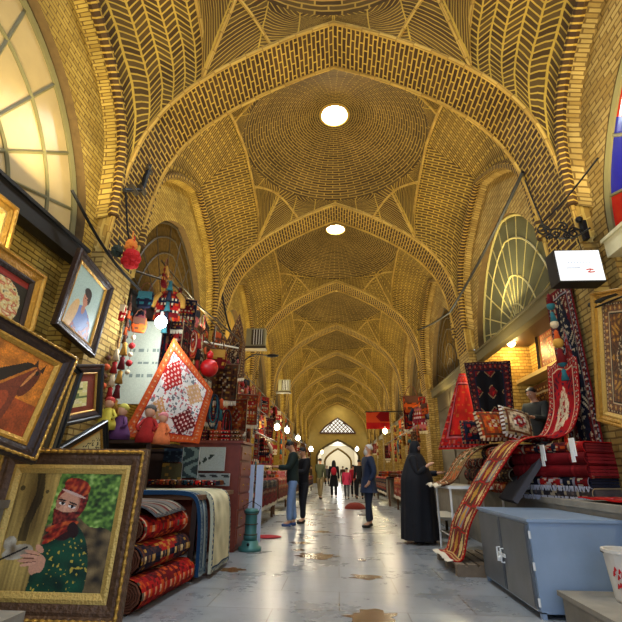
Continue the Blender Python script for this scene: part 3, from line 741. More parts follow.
# ------------------------------------------------------------------ right front: cabinet, step, bucket
galv = plain('galvanised_steel', srgb(148,168,190), .3, .3, var=.25, scale=3, spec=.5); galv2 = plain('dull_steel', srgb(104,108,110), .4, .4, var=.3, scale=4)  # cool daylight reflected by the cabinet body is put into its blue tone
cb = thing('metal_cabinet', 'blue-grey sheet metal cabinet with two latched doors beside the walkway', 'cabinet', (1.63, 4.26, 0))
b = MB(); b.box(.02, 0, .04, .82, 1.4, .72); b.box(0, -.02, .72, .84, 1.42, .745); b.box(.02, 0, 0, .06, .04, .05); b.box(.78, 0, 0, .82, .04, .05); b.box(.02, 1.36, 0, .06, 1.4, .05); b.box(.78, 1.36, 0, .82, 1.4, .05); b.obj('body', galv, cb)
for i, (a, c_) in enumerate(((.03, .68), (.71, 1.37))):
    b = MB(); b.box(0, a, .06, .02, c_, .7); b.box(-.006, a+.02, .08, .002, a+.05, .68); d = b.obj('door', galv2, cb)
    h = MB(); h.tube([(-.01, .64+.1*i, .3), (-.04, .64+.1*i, .3), (-.04, .64+.1*i, .42), (-.01, .64+.1*i, .42)], .008, 6); h.obj('handle', M['white'], d)
b = MB(); b.box(-.02, .6, .345, -.008, .8, .375); b.ball((-.03, .7, .33), .022); b.obj('latch', M['white'], cb)
for z in (.12, .38, .62):
    b = MB(); b.tube([(.012, -.008, z-.03), (.012, -.008, z+.03)], .01, 6); b.obj('hinge', M['white'], cb)
b = MB(); b.box(1.8, 3.2, 0, 3.0, 4.18, .19); b.box(1.77, 3.17, .19, 3.0, 4.2, .225); tag(b.obj('stone_step', M['stone']), 'pale stone step in the bottom right corner in front of the metal cabinet', 'step')
bk = thing('bucket', 'cream pail with red lettering standing on the stone step at the right edge', 'bucket', (2.17, 3.86, .225))
b = MB(); b.lathe([(.10,0),(.112,.02),(.138,.33),(.148,.33),(.148,.355),(.13,.355),(.104,.03)], 24); b.obj('pail', plain('cream_plastic', srgb(206,198,180), .5), bk, smooth=False)
b = MB()
for i, (a, z) in enumerate(((200,.2),(206,.23),(212,.18),(218,.22),(224,.2),(205,.12),(213,.13),(221,.11),(229,.16))):
    an = R(a); r = .121+.026*(z/.33)
    b.tube([(r*math.cos(an), r*math.sin(an), z-.02), (r*math.cos(an+.05)*1.002, r*math.sin(an+.05)*1.002, z+.01), (r*math.cos(an+.09), r*math.sin(an+.09), z-.01)], .006, 5)
b.obj('red_marks', plain('red_print', srgb(190,20,20), .6), bk)
b = MB(); b.tube([(.148*math.cos(a), .148*math.sin(a), .33-.13*math.sin(a*1.0) if False else .33+0*a) for a in [PI*i/10 for i in range(11)]], .004, 5); b.obj('handle', M['iron'], bk)
# pallet
pl = thing('wooden_pallet', 'grey wooden pallet on the paving under the hanging runner', 'pallet', (1.36, 5.78, 0))
for i in range(5): b = MB(); b.box(.0+.13*i, 0, .1, .1+.13*i, 1.1, .125); b.obj('board', M['wood_pale'], pl)
for y in (0, .5, 1.0): b = MB(); b.box(0, y, 0, .62, y+.1, .1); b.obj('bearer', M['wood_pale'], pl)
# white legged table
tb = thing('side_table', 'white topped metal table with thin legs behind the runner', 'table', (1.62, 6.95, 0))
b = MB(); b.box(0, 0, .9, .8, 1.0, .94); b.obj('tabletop', M['white'], tb)
for x in (.03, .77):
    for y in (.03, .97): b = MB(); b.tube([(x, y, 0), (x, y, .9)], .016, 8); b.obj('leg', M['white'], tb)
b = MB(); b.tube([(.03,.03,.25),(.03,.97,.25)], .01, 6); b.obj('stretcher', M['white'], tb)
# rugs of the right shop
S, L_ = drape([(2.62,5.95,1.56), (2.25,6.0,1.5), (1.98,6.05,1.2), (1.72,6.2,.78), (1.57,6.28,.5), (1.47,6.32,.17), (1.36,6.34,.14)], (0,.42,0), 1.5, .01)
rug('kilim_runner', 'long red and ochre runner of oblong panels cascading down onto the pallet', 'rug', S, .84, L_, (c3(120,30,24), GOLD, RED, BRN, c3(216,190,120), c3(206,176,110)), 'panel', fringe='end', bw=.1)
S, L_ = drape([(2.75,7.3,1.5), (2.3,7.35,1.52), (2.0,7.4,1.35), (1.75,7.45,1.02), (1.55,7.5,.95)], (0,.42,0), 2, .02)
rug('tan_rug', 'tan and green patterned rug arched over onto the white table', 'rug', S, .84, L_, (c3(150,120,70), GRN, c3(120,84,44), BRN, ORG, CREAM), 'persian', 4, fringe='end')
st = []
def folded(w, d, h, pal, seed, label, loc, rz=0, fringe=True, group=None, grey=False, style='persian'):
    """a rug folded into a pad: rounded fold at front, pattern over it, layered sides"""
    n = 6
    def S(u, v):
        t = v*3
        if t < 1: return (w*(u-.5), d/2-d*t, h)
        if t < 2: a = (t-1)*PI; return (w*(u-.5), -d/2-h/2*math.sin(a), h/2+h/2*math.cos(a))
        return (w*(u-.5), -d/2+d*(t-2), 0)
    o = sheet_mesh(S, max(10, int(w/.03)), 36, rug_fn(w, d*2+h*1.6, PALS[pal], seed, style), .012).obj('folded_rug', WOOL, loc=loc, rot=(0,0,rz))
    b = MB(); 
    for k in range(3): b.box(-w/2+.006, -d/2, h*(.06+.3*k), w/2-.006, d/2-.01, h*(.06+.3*k)+h*.26)
    b.obj('inner_layers', plain('red_wool_'+pal+str(seed), tuple(PALS[pal][0])+(1,), .95, var=.3), o)
    if fringe:
        f = MB(); nn = int(w/.022)
        for i in range(nn):
            x = w*((i+.5)/nn-.5); f.tube([(x, -d/2-h*.42, h*.25), (x+rnd.uniform(-.01,.01), -d/2-h*.5, h*.05), (x+rnd.uniform(-.015,.015), -d/2-h*.52, -h*.35)], [.01,.01,.005], 4)
        f.obj('fringe', M['grey_fringe'] if grey else M['fringe'], o)
    tag(o, label, 'rug', group); return o
rz = R(-64)
base = (2.78, 5.42)
folded(.95, .5, .1, 'grey', 3, 'grey fringed folded rug at the bottom of the right stack', (2.78, 5.72, .865), rz, grey=True)
folded(.95, .5, .11, 'navy', 5, 'folded rug with blue-white fringe second from bottom of the right stack', (2.76, 5.72, .975), rz, grey=True)
folded(1.0, .52, .12, 'crimsonp', 6, 'dark crimson folded rug with white tags in the middle of the right stack', (2.76, 5.72, 1.095), rz, fringe=False, style='plainfleck')
folded(1.0, .52, .12, 'crimsonp', 7, 'red folded rug with white tags high in the right stack', (2.76, 5.72, 1.225), rz, fringe=False, style='plainfleck')
folded(.98, .5, .1, 'crimson', 8, 'crimson folded rug on top of the right stack below the pink drape', (2.76, 5.72, 1.355), rz, fringe=False)
for i, (px, py) in enumerate(((545,452),(575,446))):
    a = AX(px, py, 2.47); b = MB(); b.box(-.012,-.05,-.1,.0,.05,.08); b.box(-.02,-.02,-.16,-.008,.04,-.05)
    tag(b.obj('paper_tag', M['white'], loc=a-Vector((.02,0,0))), 'white paper tags on the %s side of the crimson stack' % ('left', 'right')[i], 'tag')
S = flat((3.1,6.08,3.55), (3.1,5.4,3.55), (3.06,5.36,1.2), (3.06,6.08,1.2), wv=.015)
rug('hanging_rug', 'tall navy and red rug with cream border hung on the right pier', 'rug', S, .7, 2.3, 'navy', 'persian', 9, fringe='end')
S, L_ = drape([(3.02,5.86,2.55), (2.98,5.86,2.2), (2.93,5.86,1.9), (2.8,5.9,1.62), (2.6,5.95,1.53), (2.4,6.0,1.56)], (-.06,.28,0), 2, .02)
rug('draped_rug', 'crimson rug with cream medallion sagging from the pier onto the stack', 'rug', S, .75, L_, (c3(160,16,24), CREAM, c3(150,14,20), RED, NAVY, CREAM), 'persian', 12, bw=.14)
S = flat(AY(464,363,7.4), AY(510,361,7.4), AY(516,442,7.0), AY(480,442,7.0), wv=.02)
rug('dark_rug', 'near black rug with red medallions hung facing the walkway left of the shopkeeper', 'rug', S, .85, 1.25, 'dark', 'diamonds', 14)
def cone(top, base_c, rad, h):
    def S(u, v): 
        a = PI*(.95+1.1*u); r = .05+rad*v*(1+.14*math.sin(u*22)); return (top[0]+r*math.cos(a)+(base_c[0]-top[0])*v, top[1]+r*.6*math.sin(a)+(base_c[1]-top[1])*v, top[2]-h*v)
    return S
tp = AY(462,374,8.3); bs = AY(464,450,8.0)
rug('red_drape', 'bright scarlet rug gathered to a peak and spread like a tent', 'rug', cone(tp, bs, .34, tp.z-bs.z), 1.2, 1.4, 'bright', 'plainfleck', 2, res=.03)
# folded rugs under the runner, as display base in shop
pals = ['crimson','orange','dark','brown','red']
for i, (x, y, z, p, lb) in enumerate(((2.72,6.75,.865,'orange','orange folded rug at the bottom of the pile behind the runner'), (2.7,6.72,1.02,'brown','brown folded rug in the middle of the pile behind the runner'), (2.72,6.75,1.175,'crimson','crimson folded rug high in the pile behind the runner'), (2.7,6.7,1.33,'red','red folded rug topping the pile behind the runner'))):
    folded(1.05, .75, .15, p, 20+i, lb, (x, y, z), R(-90), fringe=False)
for i, (x, y, z, p, lb) in enumerate(((2.75,7.85,.865,'brown','brown folded rug lowest in the pile beside the tan rug'), (2.73,7.85,1.0,'dark','dark folded rug midway up the pile beside the tan rug'), (2.73,7.85,1.2,'crimson','crimson folded rug on top of the pile beside the tan rug'))):
    folded(1.0, .75, .15+.05*(i == 1), p, 30+i, lb, (x, y, z), R(-90), fringe=False)
def cushion(label, c, w, pal, seed, rot):
    n = 16
    def pt(u, v, s): 
        x, y = (2*u-1), (2*v-1); t = max(0, (1-x*x))**.45*max(0, (1-y*y))**.45
        return (x*w/2*(1-.06*(1-y*y)*0), s*w*.2*t, y*w/2)
    b = MB(); f = rug_fn(w, w, PALS[pal], seed, 'persian', w*.16)
    b.grid(n, n, lambda u, v: pt(u, v, -1), None, 0, f); b.grid(n, n, lambda u, v: pt(u, v, 1), None, 0, f, flip=True)
    o = b.obj('cushion', WOOL, loc=c, rot=rot, smooth=True); tag(o, label, 'cushion', None); return o
cushion('gold and red carpet cushion leaning left of the shopkeeper', AY(492,426,6.55), .46, 'orange', 3, (R(-22), 0, R(8)))
cushion('ochre carpet cushion leaning right in front of the shopkeeper', AY(516,424,6.4), .48, 'cream', 6, (R(-20), R(12), R(14)))
cushion('dark red carpet cushion at the end of the display beside the scarlet rug', AY(474,432,7.3), .4, 'dark', 5, (R(-20), 0, R(-8)))
S = flat(AX(535,487,2.52), AX(640,478,2.52), (2.46,3.4,.89), (2.46,5.0,.89), wv=.0)
rug('flat_rug', 'red striped rug lying flat on the stone ledge above the cabinet', 'rug', lambda u, v: (2.5+.62*(1-v), 5.05-1.75*u, .885+.004*math.sin(u*30)), 1.75, .62, 'bright', 'stripe', 3)
b = MB(); b.box(-.03, -.35, 0, .03, .35, .62); b.obj('leaning_panel', plain('grey_felt', srgb(64,62,66), .9), loc=(2.12, 6.02, .80), rot=(0, R(38), R(-6)))
tag(bpy.data.objects['leaning_panel'], 'dark grey rolled underlay panel leaning behind the cabinet', 'panel')
# shop fittings
b = MB(); b.box(4.05, 7.9, 3.02, 4.44, 10.05, 3.1); o = b.obj('wall_shelf', plain('cream_board', srgb(206,176,110), .5)); tag(o, 'long cream shelf across the back of the lit rug shop', 'shelf')
lean('red and gold woven picture standing on the cream shelf of the rug shop', (4.36,9.2,4.0), (4.36,8.2,4.0), (4.3,8.2,3.1), .06, lambda u, v: rug_fn(.8,.7,PALS['orange'],5)(u, v), 30, 26, frame_m=dkfr, liner_m=gold, bead=False, liner=.02)
glow = plain('warm_bulb', (1,.8,.4,1), .4, emit=(1,.72,.3,1), es=14); cool = plain('cool_bulb', (1,1,1,1), .4, emit=(.85,.95,1,1), es=22); warmw = plain('white_bulb', (1,1,1,1), .4, emit=(1,.93,.75,1), es=16)
def bulb(label, loc, r=.07, m=None, drop=.35, power=30, col=(1,.8,.5)):
    t = thing('hanging_bulb', label, 'lamp', loc)
    b = MB(); b.ball((0,0,0), (r, r, r*1.15), n=14); b.obj('globe', m or glow, t, smooth=True)
    b = MB(); b.lathe([(.02, r*.95), (.025, r*1.1), (.02, r*1.9)], 10); b.obj('socket', M['white'], t)
    b = MB(); b.tube([(0,0,r*1.8), (0,0,drop)], .005, 5); b.obj('cord', M['iron'], t)
    l = bpy.data.lights.new('bulb_light', 'POINT'); l.energy = power; l.color = col; l.shadow_soft_size = r*1.3
    o = bpy.data.objects.new('bulb_light', l); C.objects.link(o); o.location = Vector(loc)-Vector((0,0,r*1.6)) ; return t
bulb('glowing yellow bulb inside the rug shop above the dark hung rug', AX(511,342,3.95), .1, glow, .3, 45, (1,.68,.25))
# tassels down the rug shop post
def tassel_string(name, label, top, n, cols, group=None, r=.035, step=.12, lean_=0):
    t = thing(name, label, 'tassels', top, (0, lean_, 0), group)
    b = MB(); b.tube([(0,0,0), (0,0,-step*n)], .005, 4); b.obj('string', M['iron'], t)
    for i in range(n):
        b = MB(); z = -step*(i+.6); rr = r*rnd.uniform(.8,1.3)
        if i % 2: b.ball((0,0,z), rr, n=8)
        else: b.lathe([(.006, z+rr), (rr*.6, z+rr*.4), (rr*.5, z), (rr, z-rr*2)], 8)
        b.obj('pompom' if i % 2 else 'tassel', fab(cols[i % len(cols)]), t, smooth=True)
    return t
FM = {}
def fab(c):
    k = tuple(round(q, 3) for q in c)
    if k not in FM: FM[k] = plain('dyed_wool_%d' % len(FM), k+(1,), .9, var=.3, scale=30)
    return FM[k]
tassel_string('tassel_string', 'blue orange and cream pompoms strung beside the tall navy rug', AX(548,292,2.9), 9, [DRED, TEAL, TEAL, CREAM, ORG, GOLD], r=.055, step=.13)
# sign, bracket and rod on the right pier
sg = thing('light_box_sign', 'white rectangular light box sign with black case under the scroll bracket', 'sign', (2.9, 4.78, 3.24))
b = MB(); b.box(-.27, .012, 0, .27, .22, .42); b.obj('case', M['dark'], sg)
b = MB(); b.box(-.255, 0, .015, .255, .014, .405); b.obj('face_panel', plain('lit_panel', (.95,.97,1,1), .4, emit=(.9,.97,1,1), es=.42), sg)
b = MB()
for i in range(9): b.box(-.13+.035*i, -.003, .24, -.12+.035*i, 0, .255)
b.obj('lettering', plain('faint_grey_print', srgb(150,168,190), .5), sg)
b = MB()
b.box(-.17,-.003,.17,-.0,0,.178); b.obj('lettering', plain('blue_grey_print', srgb(120,140,180), .5), sg)
b = MB(); b.tube([(.06,-.002,.15),(.1,-.002,.155),(.14,-.002,.15)], .008, 5); b.tube([(.07,-.002,.12),(.1,-.002,.115),(.15,-.002,.12)], .007, 5); b.tube([(.11,-.002,.15),(.09,-.002,.12)], .006, 5)
b.obj('red_emblem', plain('red_print2', srgb(200,30,40), .6), sg)
br = thing('scroll_bracket', 'black wrought iron scroll bracket above the light box sign', 'bracket', (3.12, 4.9, 3.98))
b = MB()
def spiral(b, c, r0, turns, a0, sgn, rad=.011):
    b.tube([(c[0]+r0*(1-t/26)*math.cos(a0+sgn*turns*2*PI*t/24), 0, c[1]+r0*(1-t/26)*math.sin(a0+sgn*turns*2*PI*t/24)) for t in range(25)], rad, 6)
b.tube([(0,0,.02), (-.12,0,.03), (-.2,0,-.02), (-.3,0,.05), (-.42,0,.03), (-.5,0,.08)], .013, 6)
for c, r0, a0, s in (((-.13,-.02),.085,0,1), ((-.25,.07),.07,2,-1), ((-.35,-.03),.08,1,1), ((-.5,.02),.09,0,1), ((-.22,-.06),.05,1,1), ((-.43,-.07),.05,4,-1)): spiral(b, c, r0, 1.5, a0, s)
b.obj('scrollwork', M['iron'], br)
b = MB(); b.box(-.02,-.04,-.12,.03,.04,.14); b.ball((-.03,0,.17), .045, n=8); b.obj('wall_mount', M['iron'], br)
for x in (-.36, -.1): b = MB(); b.tube([(x,0,-.04),(x,-.02,-.32)], .006, 5); b.obj('hanger', M['iron'], br)
b = MB(); b.tube([AX(590,305,3.0), AX(650,280,3.0)], .03, 8); b.tube([AX(590,307,2.98)+Vector((0,0,-.03)), AX(650,282,2.98)+Vector((0,0,-.03))], .01, 6); tag(b.obj('black_rod', M['iron']), 'short black awning rod over the gold framed carpet picture', 'rod')

for i, (ya, yb, z0, z1, p, nm_) in enumerate(((6.2,7.6,.95,2.95,'dark','black'), (7.75,8.9,.95,2.9,'crimson','crimson'), (9.0,10.0,.95,2.95,'brown','brown'))):
    S = flat((4.38,yb,z1), (4.38,ya,z1), (4.36,ya,z0), (4.36,yb,z0), wv=.02); rug('wall_rug', '%s rug hung on the back wall of the lit rug shop' % nm_, 'rug', S, yb-ya, z1-z0, p, 'persian', 80+i, res=.04)
# ------------------------------------------------------------------ people
def skin(name, chains, mat, parent=None, root=0, lv=2, loc=None):
    """chains: list of [(xyz, radius or (rx, ry)), ...]; chains that begin at the same point share it"""
    V = []; RR = []; E_ = []; idx = {}
    for ch in chains:
        prev = None
        for p, r in ch:
            k = tuple(round(q, 4) for q in p)
            if k not in idx: idx[k] = len(V); V.append(p); RR.append(r if isinstance(r, tuple) else (r, r))
            i = idx[k]
            if prev is not None: E_.append((prev, i))
            prev = i
    me = bpy.data.meshes.new(name); me.from_pydata([tuple(v) for v in V], E_, []); me.materials.append(mat)
    o = bpy.data.objects.new(name, me); C.objects.link(o)
    if parent: o.parent = parent
    md = o.modifiers.new('skin', 'SKIN'); md.use_smooth_shade = True
    if not me.skin_vertices: bpy.context.view_layer.objects.active = o
    for i, sv in enumerate(me.skin_vertices[0].data):
        sv.radius = RR[i]; sv.use_root = (i == root)
    if lv: s = o.modifiers.new('sub', 'SUBSURF'); s.levels = lv; s.render_levels = lv
    return o
skinm = plain('skin', srgb(196,146,112), .55, var=.05); hair_k = plain('black_hair', srgb(22,17,14), .6, var=.3, scale=50); hair_w = plain('white_hair', srgb(190,186,178), .8, var=.2, scale=60)
def cl(n, c): return plain(n, c+(1,), .85, var=.2, scale=20, bump=.15)
def hand(W, d, side, sgn=1):
    """palm and five fingers from wrist W along d; returns chains sharing W"""
    W = Vector(W); d = Vector(d).normalized(); s = Vector(side).normalized(); n = d.cross(s)
    ch = []; palm = W+d*.045
    ch.append([(W, .024), (palm, (.036, .02)), (palm+d*.03, (.034, .017))])
    for k, (o, l) in enumerate(((-.03,.062), (-.011,.075), (.010,.07), (.029,.052))):
        a = palm+d*.035+s*o; ch.append([(palm, (.036, .02)), (a, .011), (a+d*l*.5+n*sgn*.008, .0095), (a+d*l*.85+n*sgn*.026, .0075)])
    a = palm-s*.034-d*.015; ch.append([(palm, (.036, .02)), (a, .012), (a-s*.018+d*.03, .010), (a-s*.02+d*.055+n*sgn*.01, .008)])
    return ch
def human(name, label, loc, rz, h=1.72, top=None, bottom=None, hair='short', hairm=None, headtilt=0, arms='down', stride=.06, coat=0, beard=None, shoes=None, group=None, skirt=None, bulk=1.0, scarf=None):
    t = thing(name, label, 'person', loc, (0, 0, rz), group); k = h/1.72
    t.scale = (k, k, k)
    V = Vector; pel = V((0, 0, .93)); sp = V((0, -.01, 1.12)); chst = V((0, -.005, 1.32)); nk = V((0, .01, 1.46)); 
    ht = R(headtilt); hd = lambda up, fw=0: nk+V((0, -math.sin(ht)*up-fw*math.cos(ht), math.cos(ht)*up-fw*math.sin(ht)))
    body = [[(pel, (.10, .075)), (sp, (.11, .08)), (chst, (.13, .09)), (nk, (.062, .06)), (hd(.06), .052), (hd(.12, .015), (.066, .075)), (hd(.18, .01), (.078, .09)), (hd(.235, 0), (.062, .07))]]
    cloth_top, cloth_bot, shoe = [], [], []
    cloth_top.append([(pel+V((0,0,-.14)), (.15*bulk, .125*bulk)), (pel, (.155*bulk, .125*bulk)), (sp, (.15*bulk, .115*bulk)), (chst, (.165*bulk, .125*bulk)), (nk+V((0,.0,-.03)), (.085, .075))])
    A = {'down': ((.03,-.02,-.29), (.02,-.1,-.26)), 'fwd': ((.03,-.1,-.26), (-.05,-.25,.02)), 'reach': ((.02,-.18,-.2), (-.02,-.28,.05)), 'pocket': ((.07,.06,-.28), (-.05,-.12,-.2)), 'chest': ((.05,-.08,-.27), (-.12,-.16,.14))}
    for s in (-1, 1):
        mode = arms if isinstance(arms, str) else arms[0 if s < 0 else 1]
        e, w = A[mode]; sh = V((s*.19, 0, 1.4)); el = sh+V((s*e[0], e[1], e[2])); wr = el+V((s*w[0], w[1], w[2]))
        body.append([(chst, (.13, .09)), (sh, .055), (el, .04), (wr, .026)])
        body += hand(wr, wr-el, V((0,-1,0)) if abs((wr-el).normalized().y) < .7 else V((s,0,0)))[0:]
        cloth_top.append([(chst, (.165*bulk, .125*bulk)), (sh, .082*bulk), (el, .062*bulk), (wr-(wr-el)*.06, .05)])
        hp = V((s*.09, 0, .88)); kn = V((s*.1, -s*stride*.5-.02, .49)); an = V((s*.1, -s*stride, .085)); toe = an+V((s*.02, -.13, -.045))
        body.append([(pel, (.10, .075)), (hp, .07), (kn, .05), (an, .038), (toe, .03)])
        cloth_bot.append([(pel+V((0,0,.03)), (.12, .1)), (hp+V((0,0,-.04)), .1), (kn, .078), (an+V((0,0,.02)), .066)])
        shoe.append([(an+V((0,.045,-.045)), (.038, .04)), (an+V((0,-.04,-.045)), (.043, .04)), (toe+V((0,0,0)), (.044, .035)), (toe+V((0,-.03,-.008)), (.03, .024))])
    skin('body', body, skinm, t)
    if top: skin('jacket', cloth_top, top, t)
    if bottom and not skirt: skin('trousers', cloth_bot, bottom, t)
    for sc_ in shoe: skin('shoe', [sc_], shoes or M['dark'], t)
    if coat:
        b = MB(); n = 24; K = 8
        b.grid(n, K, lambda u, v: ((.165*bulk+.07*v+.012*math.sin(u*8*PI)*v)*math.cos(2*PI*u), (.13*bulk+.06*v+.012*math.sin(u*8*PI)*v)*math.sin(2*PI*u), 1.02-coat*v), None, 0)
        b.obj('coat_skirt', top, t, smooth=True)
    if skirt:
        b = MB(); b.grid(24, 8, lambda u, v: ((.15+.09*v+.015*math.sin(u*12*PI)*v)*math.cos(2*PI*u), (.12+.08*v)*math.sin(2*PI*u), 1.0-.85*v), None, 0); b.obj('skirt', bottom, t, smooth=True)
    # face and hair
    rot = Matrix.Rotation(ht, 4, 'X'); F = lambda x, fw, up: tuple(V((x, 0, 0))+hd(up, fw))
    f = MB()
    e = MB(); e.ball(F(-.03, .083, .165), .011, n=8); e.obj('eye', M['white'], t); e = MB(); e.ball(F(.03, .083, .165), .011, n=8); e.obj('eye', M['white'], t)
    for s in (-1, 1):
        e = MB(); e.ball(F(s*.03, .0925, .165), .0055, n=6); e.obj('pupil', hair_k, t)
        e = MB(); e.tube([F(s*.014,.092,.185), F(s*.03,.093,.19), F(s*.047,.082,.184)], .004, 5); e.obj('eyebrow', hairm or hair_k, t)
        e = MB(); e.ball(F(s*.079, -.005, .15), (.010,.018,.03), n=8); e.obj('ear', skinm, t)
    e = MB(); e.tube([F(0,.085,.178), F(0,.103,.148), F(0,.088,.135)], [.007,.013,.009], 7); e.obj('nose', skinm, t, smooth=True)
    e = MB(); e.tube([F(-.024,.082,.108), F(0,.09,.107), F(.024,.082,.108)], .006, 5); e.obj('mouth', plain('lips', srgb(150,84,74), .5), t)
    if hair and not scarf:
        b = MB(); n = 18
        def hf(u, v):
            a = 2*PI*u; ph = PI/2-v*PI*.62; fr = max(0, -math.sin(a)) ; ph = max(ph, R(-25)+R(62)*fr)
            p = V((.088*math.cos(ph)*math.cos(a), .1*math.cos(ph)*math.sin(a)+.005, .085*math.sin(ph)+.0)); p = rot @ p
            return tuple(p+hd(.185, .0))
        b.grid(n, 10, hf, None, 0, flip=True); b.obj('hair', hairm or hair_k, t, smooth=True)
    if beard:
        b = MB(); b.ball(F(0,.062,.085), (.06,.05,.075), n=12); b.obj('beard', beard, t, smooth=True)
    if scarf:
        b = MB(); n = 20
        def sf(u, v):
            a = 2*PI*u; fr = max(0, -math.sin(a))**3
            z = .29-.42*v; rr = (.105+.04*max(0, v-.55)*2)*math.sqrt(max(0.02, 1-max(0, (.45-v)/.5)**2)); p = V((rr*math.cos(a), rr*1.12*math.sin(a), 0))
            if fr > .25 and .25 < v < .62: p.y = min(p.y+.05*fr, p.y+.045)
            return tuple(V((p.x, p.y, 0))+nk+V((0, -math.sin(ht)*z, z-.02)))
        b.grid(n, 14, sf, None, 0, flip=True); b.obj('headscarf', scarf, t, smooth=True)
    return t
jk = cl('dark_green_jacket', c3(26,40,34)); jeans = cl('washed_jeans', c3(112,138,176)); navy = cl('navy_suit', c3(30,42,66)); blk = cl('black_cloth', c3(16,17,22)); khaki = cl('khaki_cloth', c3(120,104,70)); olive = cl('olive_cloth', c3(60,64,40)); redc = cl('red_coat', c3(170,24,40)); grey = cl('grey_cloth', c3(80,80,84)); pinkc = cl('rose_coat', c3(200,50,84)); brownc = cl('brown_cloth', c3(74,50,34))
human('person', 'person in dark green jacket and light jeans, head bent over the stall on the left', (-1.02,10.35,0), R(-80), 1.8, jk, jeans, headtilt=32, arms='fwd', bulk=1.15, shoes=plain('blue_shoes', srgb(40,70,120), .6))
human('person', 'person in black clothes standing just behind the one in jeans', (-.82,11.0,0), R(-60), 1.68, blk, cl('black_trousers', c3(22,22,26)), headtilt=20, arms='fwd', bulk=1.05)
human('person', 'white-bearded person in a long navy coat facing left on the walkway', (.68,10.45,0), R(-75), 1.72, navy, cl('navy_trousers', c3(28,36,52)), hairm=hair_w, beard=hair_w, arms='pocket', headtilt=-6, coat=.32, bulk=1.12)
# chador figure
w = human('person', 'person in a long black cloak with one hand held out towards the rugs', (1.42,8.35,0), R(60), 1.66, blk, blk, arms=('chest','fwd'), scarf=blk, bulk=1.0)
b = MB()
def chad(u, v):
    a = 2*PI*u; z = 1.5-1.44*v; r = (.12+.17*min(1, v*3.2)**.7+.06*v)+.022*math.sin(a*9+v*2)*v; return (r*1.05*math.cos(a), r*.92*math.sin(a)+.02, z)
b.grid(54, 26, chad, None, 0, flip=True); b.obj('cloak', blk, w, smooth=True)
# passers-by down the arcade
def far(px, py, rz, h, label, **k):
    r = ray(px, py); r *= -1.1/r.z; return human('person', label, (r.x, r.y, 0), rz, h, **k)
far(320, 499, R(160), 1.72, 'person in an olive jacket and pale trousers walking away beside the left stalls', top=olive, bottom=khaki, arms=('down','fwd'), stride=.2)
pk = far(334, 498, R(180), 1.66, 'person in black seen from behind with a red backpack', top=blk, bottom=blk, coat=.5, scarf=blk, stride=.1)
b = MB()
b.ball((0,.19,1.22), (.14,.09,.19), n=14); b.obj('backpack', redc, pk, smooth=True)
far(347, 499, R(170), 1.34, 'small person in a rose red coat walking hand in hand in mid arcade', top=pinkc, bottom=grey, coat=.25, stride=.14, hairm=hair_k)
far(354, 497, R(175), 1.5, 'person in red top behind the small one in rose coat', top=redc, bottom=blk, stride=.1)
far(360, 499, R(190), 1.7, 'person in black partly behind the white-bearded one', top=blk, bottom=blk, stride=.12)
far(327, 486, R(10), 1.72, 'distant person in grey walking towards the camera on the left', top=grey, bottom=blk, stride=.2)
far(343, 486, R(180), 1.68, 'distant person in brown walking away in mid arcade', top=brownc, bottom=blk, stride=.2)
far(352, 485, R(175), 1.7, 'distant person in navy near the right stalls', top=navy, bottom=blk, stride=.15)
far(311, 486, R(-90), 1.7, 'person in brown browsing the left stalls behind the one in black', top=brownc, bottom=blk, arms='fwd')
sk_ = AX(531,380,3.1)
human('person', 'person in a dark jacket inside the rug shop behind the cushions', (3.36, 7.62, .86), R(-60), 1.66, top=cl('shop_jacket', c3(34,36,32)), bottom=blk, headtilt=22, arms='fwd')
# ------------------------------------------------------------------ left shop, near part
tc_ = thing('display_table', 'long table under the draped blankets by the rolled rugs', 'table', (-2.72, 5.15, 0))
b = MB(); b.box(0, 0, .8, 1.2, 1.55, .85); b.obj('tabletop', M['wood'], tc_)
for x in (.05, 1.12):
    for y in (.05, 1.47): b = MB(); b.box(x-.03, y-.03, 0, x+.03, y+.03, .8); b.obj('leg', M['wood_dark'], tc_)
cm = (c3(206,198,160), c3(190,184,140), c3(60,90,110), c3(40,60,84), c3(190,184,150), c3(214,208,170))
S, L_ = drape([(-2.7,5.75,.875), (-2.2,5.75,.875), (-1.7,5.75,.885), (-1.49,5.75,.84), (-1.42,5.75,.6), (-1.40,5.75,.05)], (0,-.42,0), 2, .006)
rug('cream_blanket', 'thick cream blanket hanging over the table edge to the paving', 'blanket', S, .84, L_, cm, 'none', bw=.05, th=.035)
S, L_ = drape([(-2.7,5.24,.885), (-2.2,5.24,.885), (-1.75,5.24,.885), (-1.56,5.24,.82), (-1.49,5.24,.55), (-1.47,5.24,.06)], (0,-.13,0), 2, .004)
rug('grey_blanket', 'blue-grey edged blanket draped over the near corner of the table', 'blanket', S, .26, L_, (c3(104,116,118), c3(80,96,104), c3(28,60,90), c3(110,126,130), c3(84,96,100), c3(150,160,158)), 'stripe', bw=.07, th=.04)
rl = [((-1.75,.13),.13,'crimson'), ((-2.05,.13),.13,'brown'), ((-1.82,.37),.125,'red'), ((-2.1,.38),.13,'dark'), ((-1.86,.6),.12,'crimson'), ((-2.12,.62),.12,'orange')]
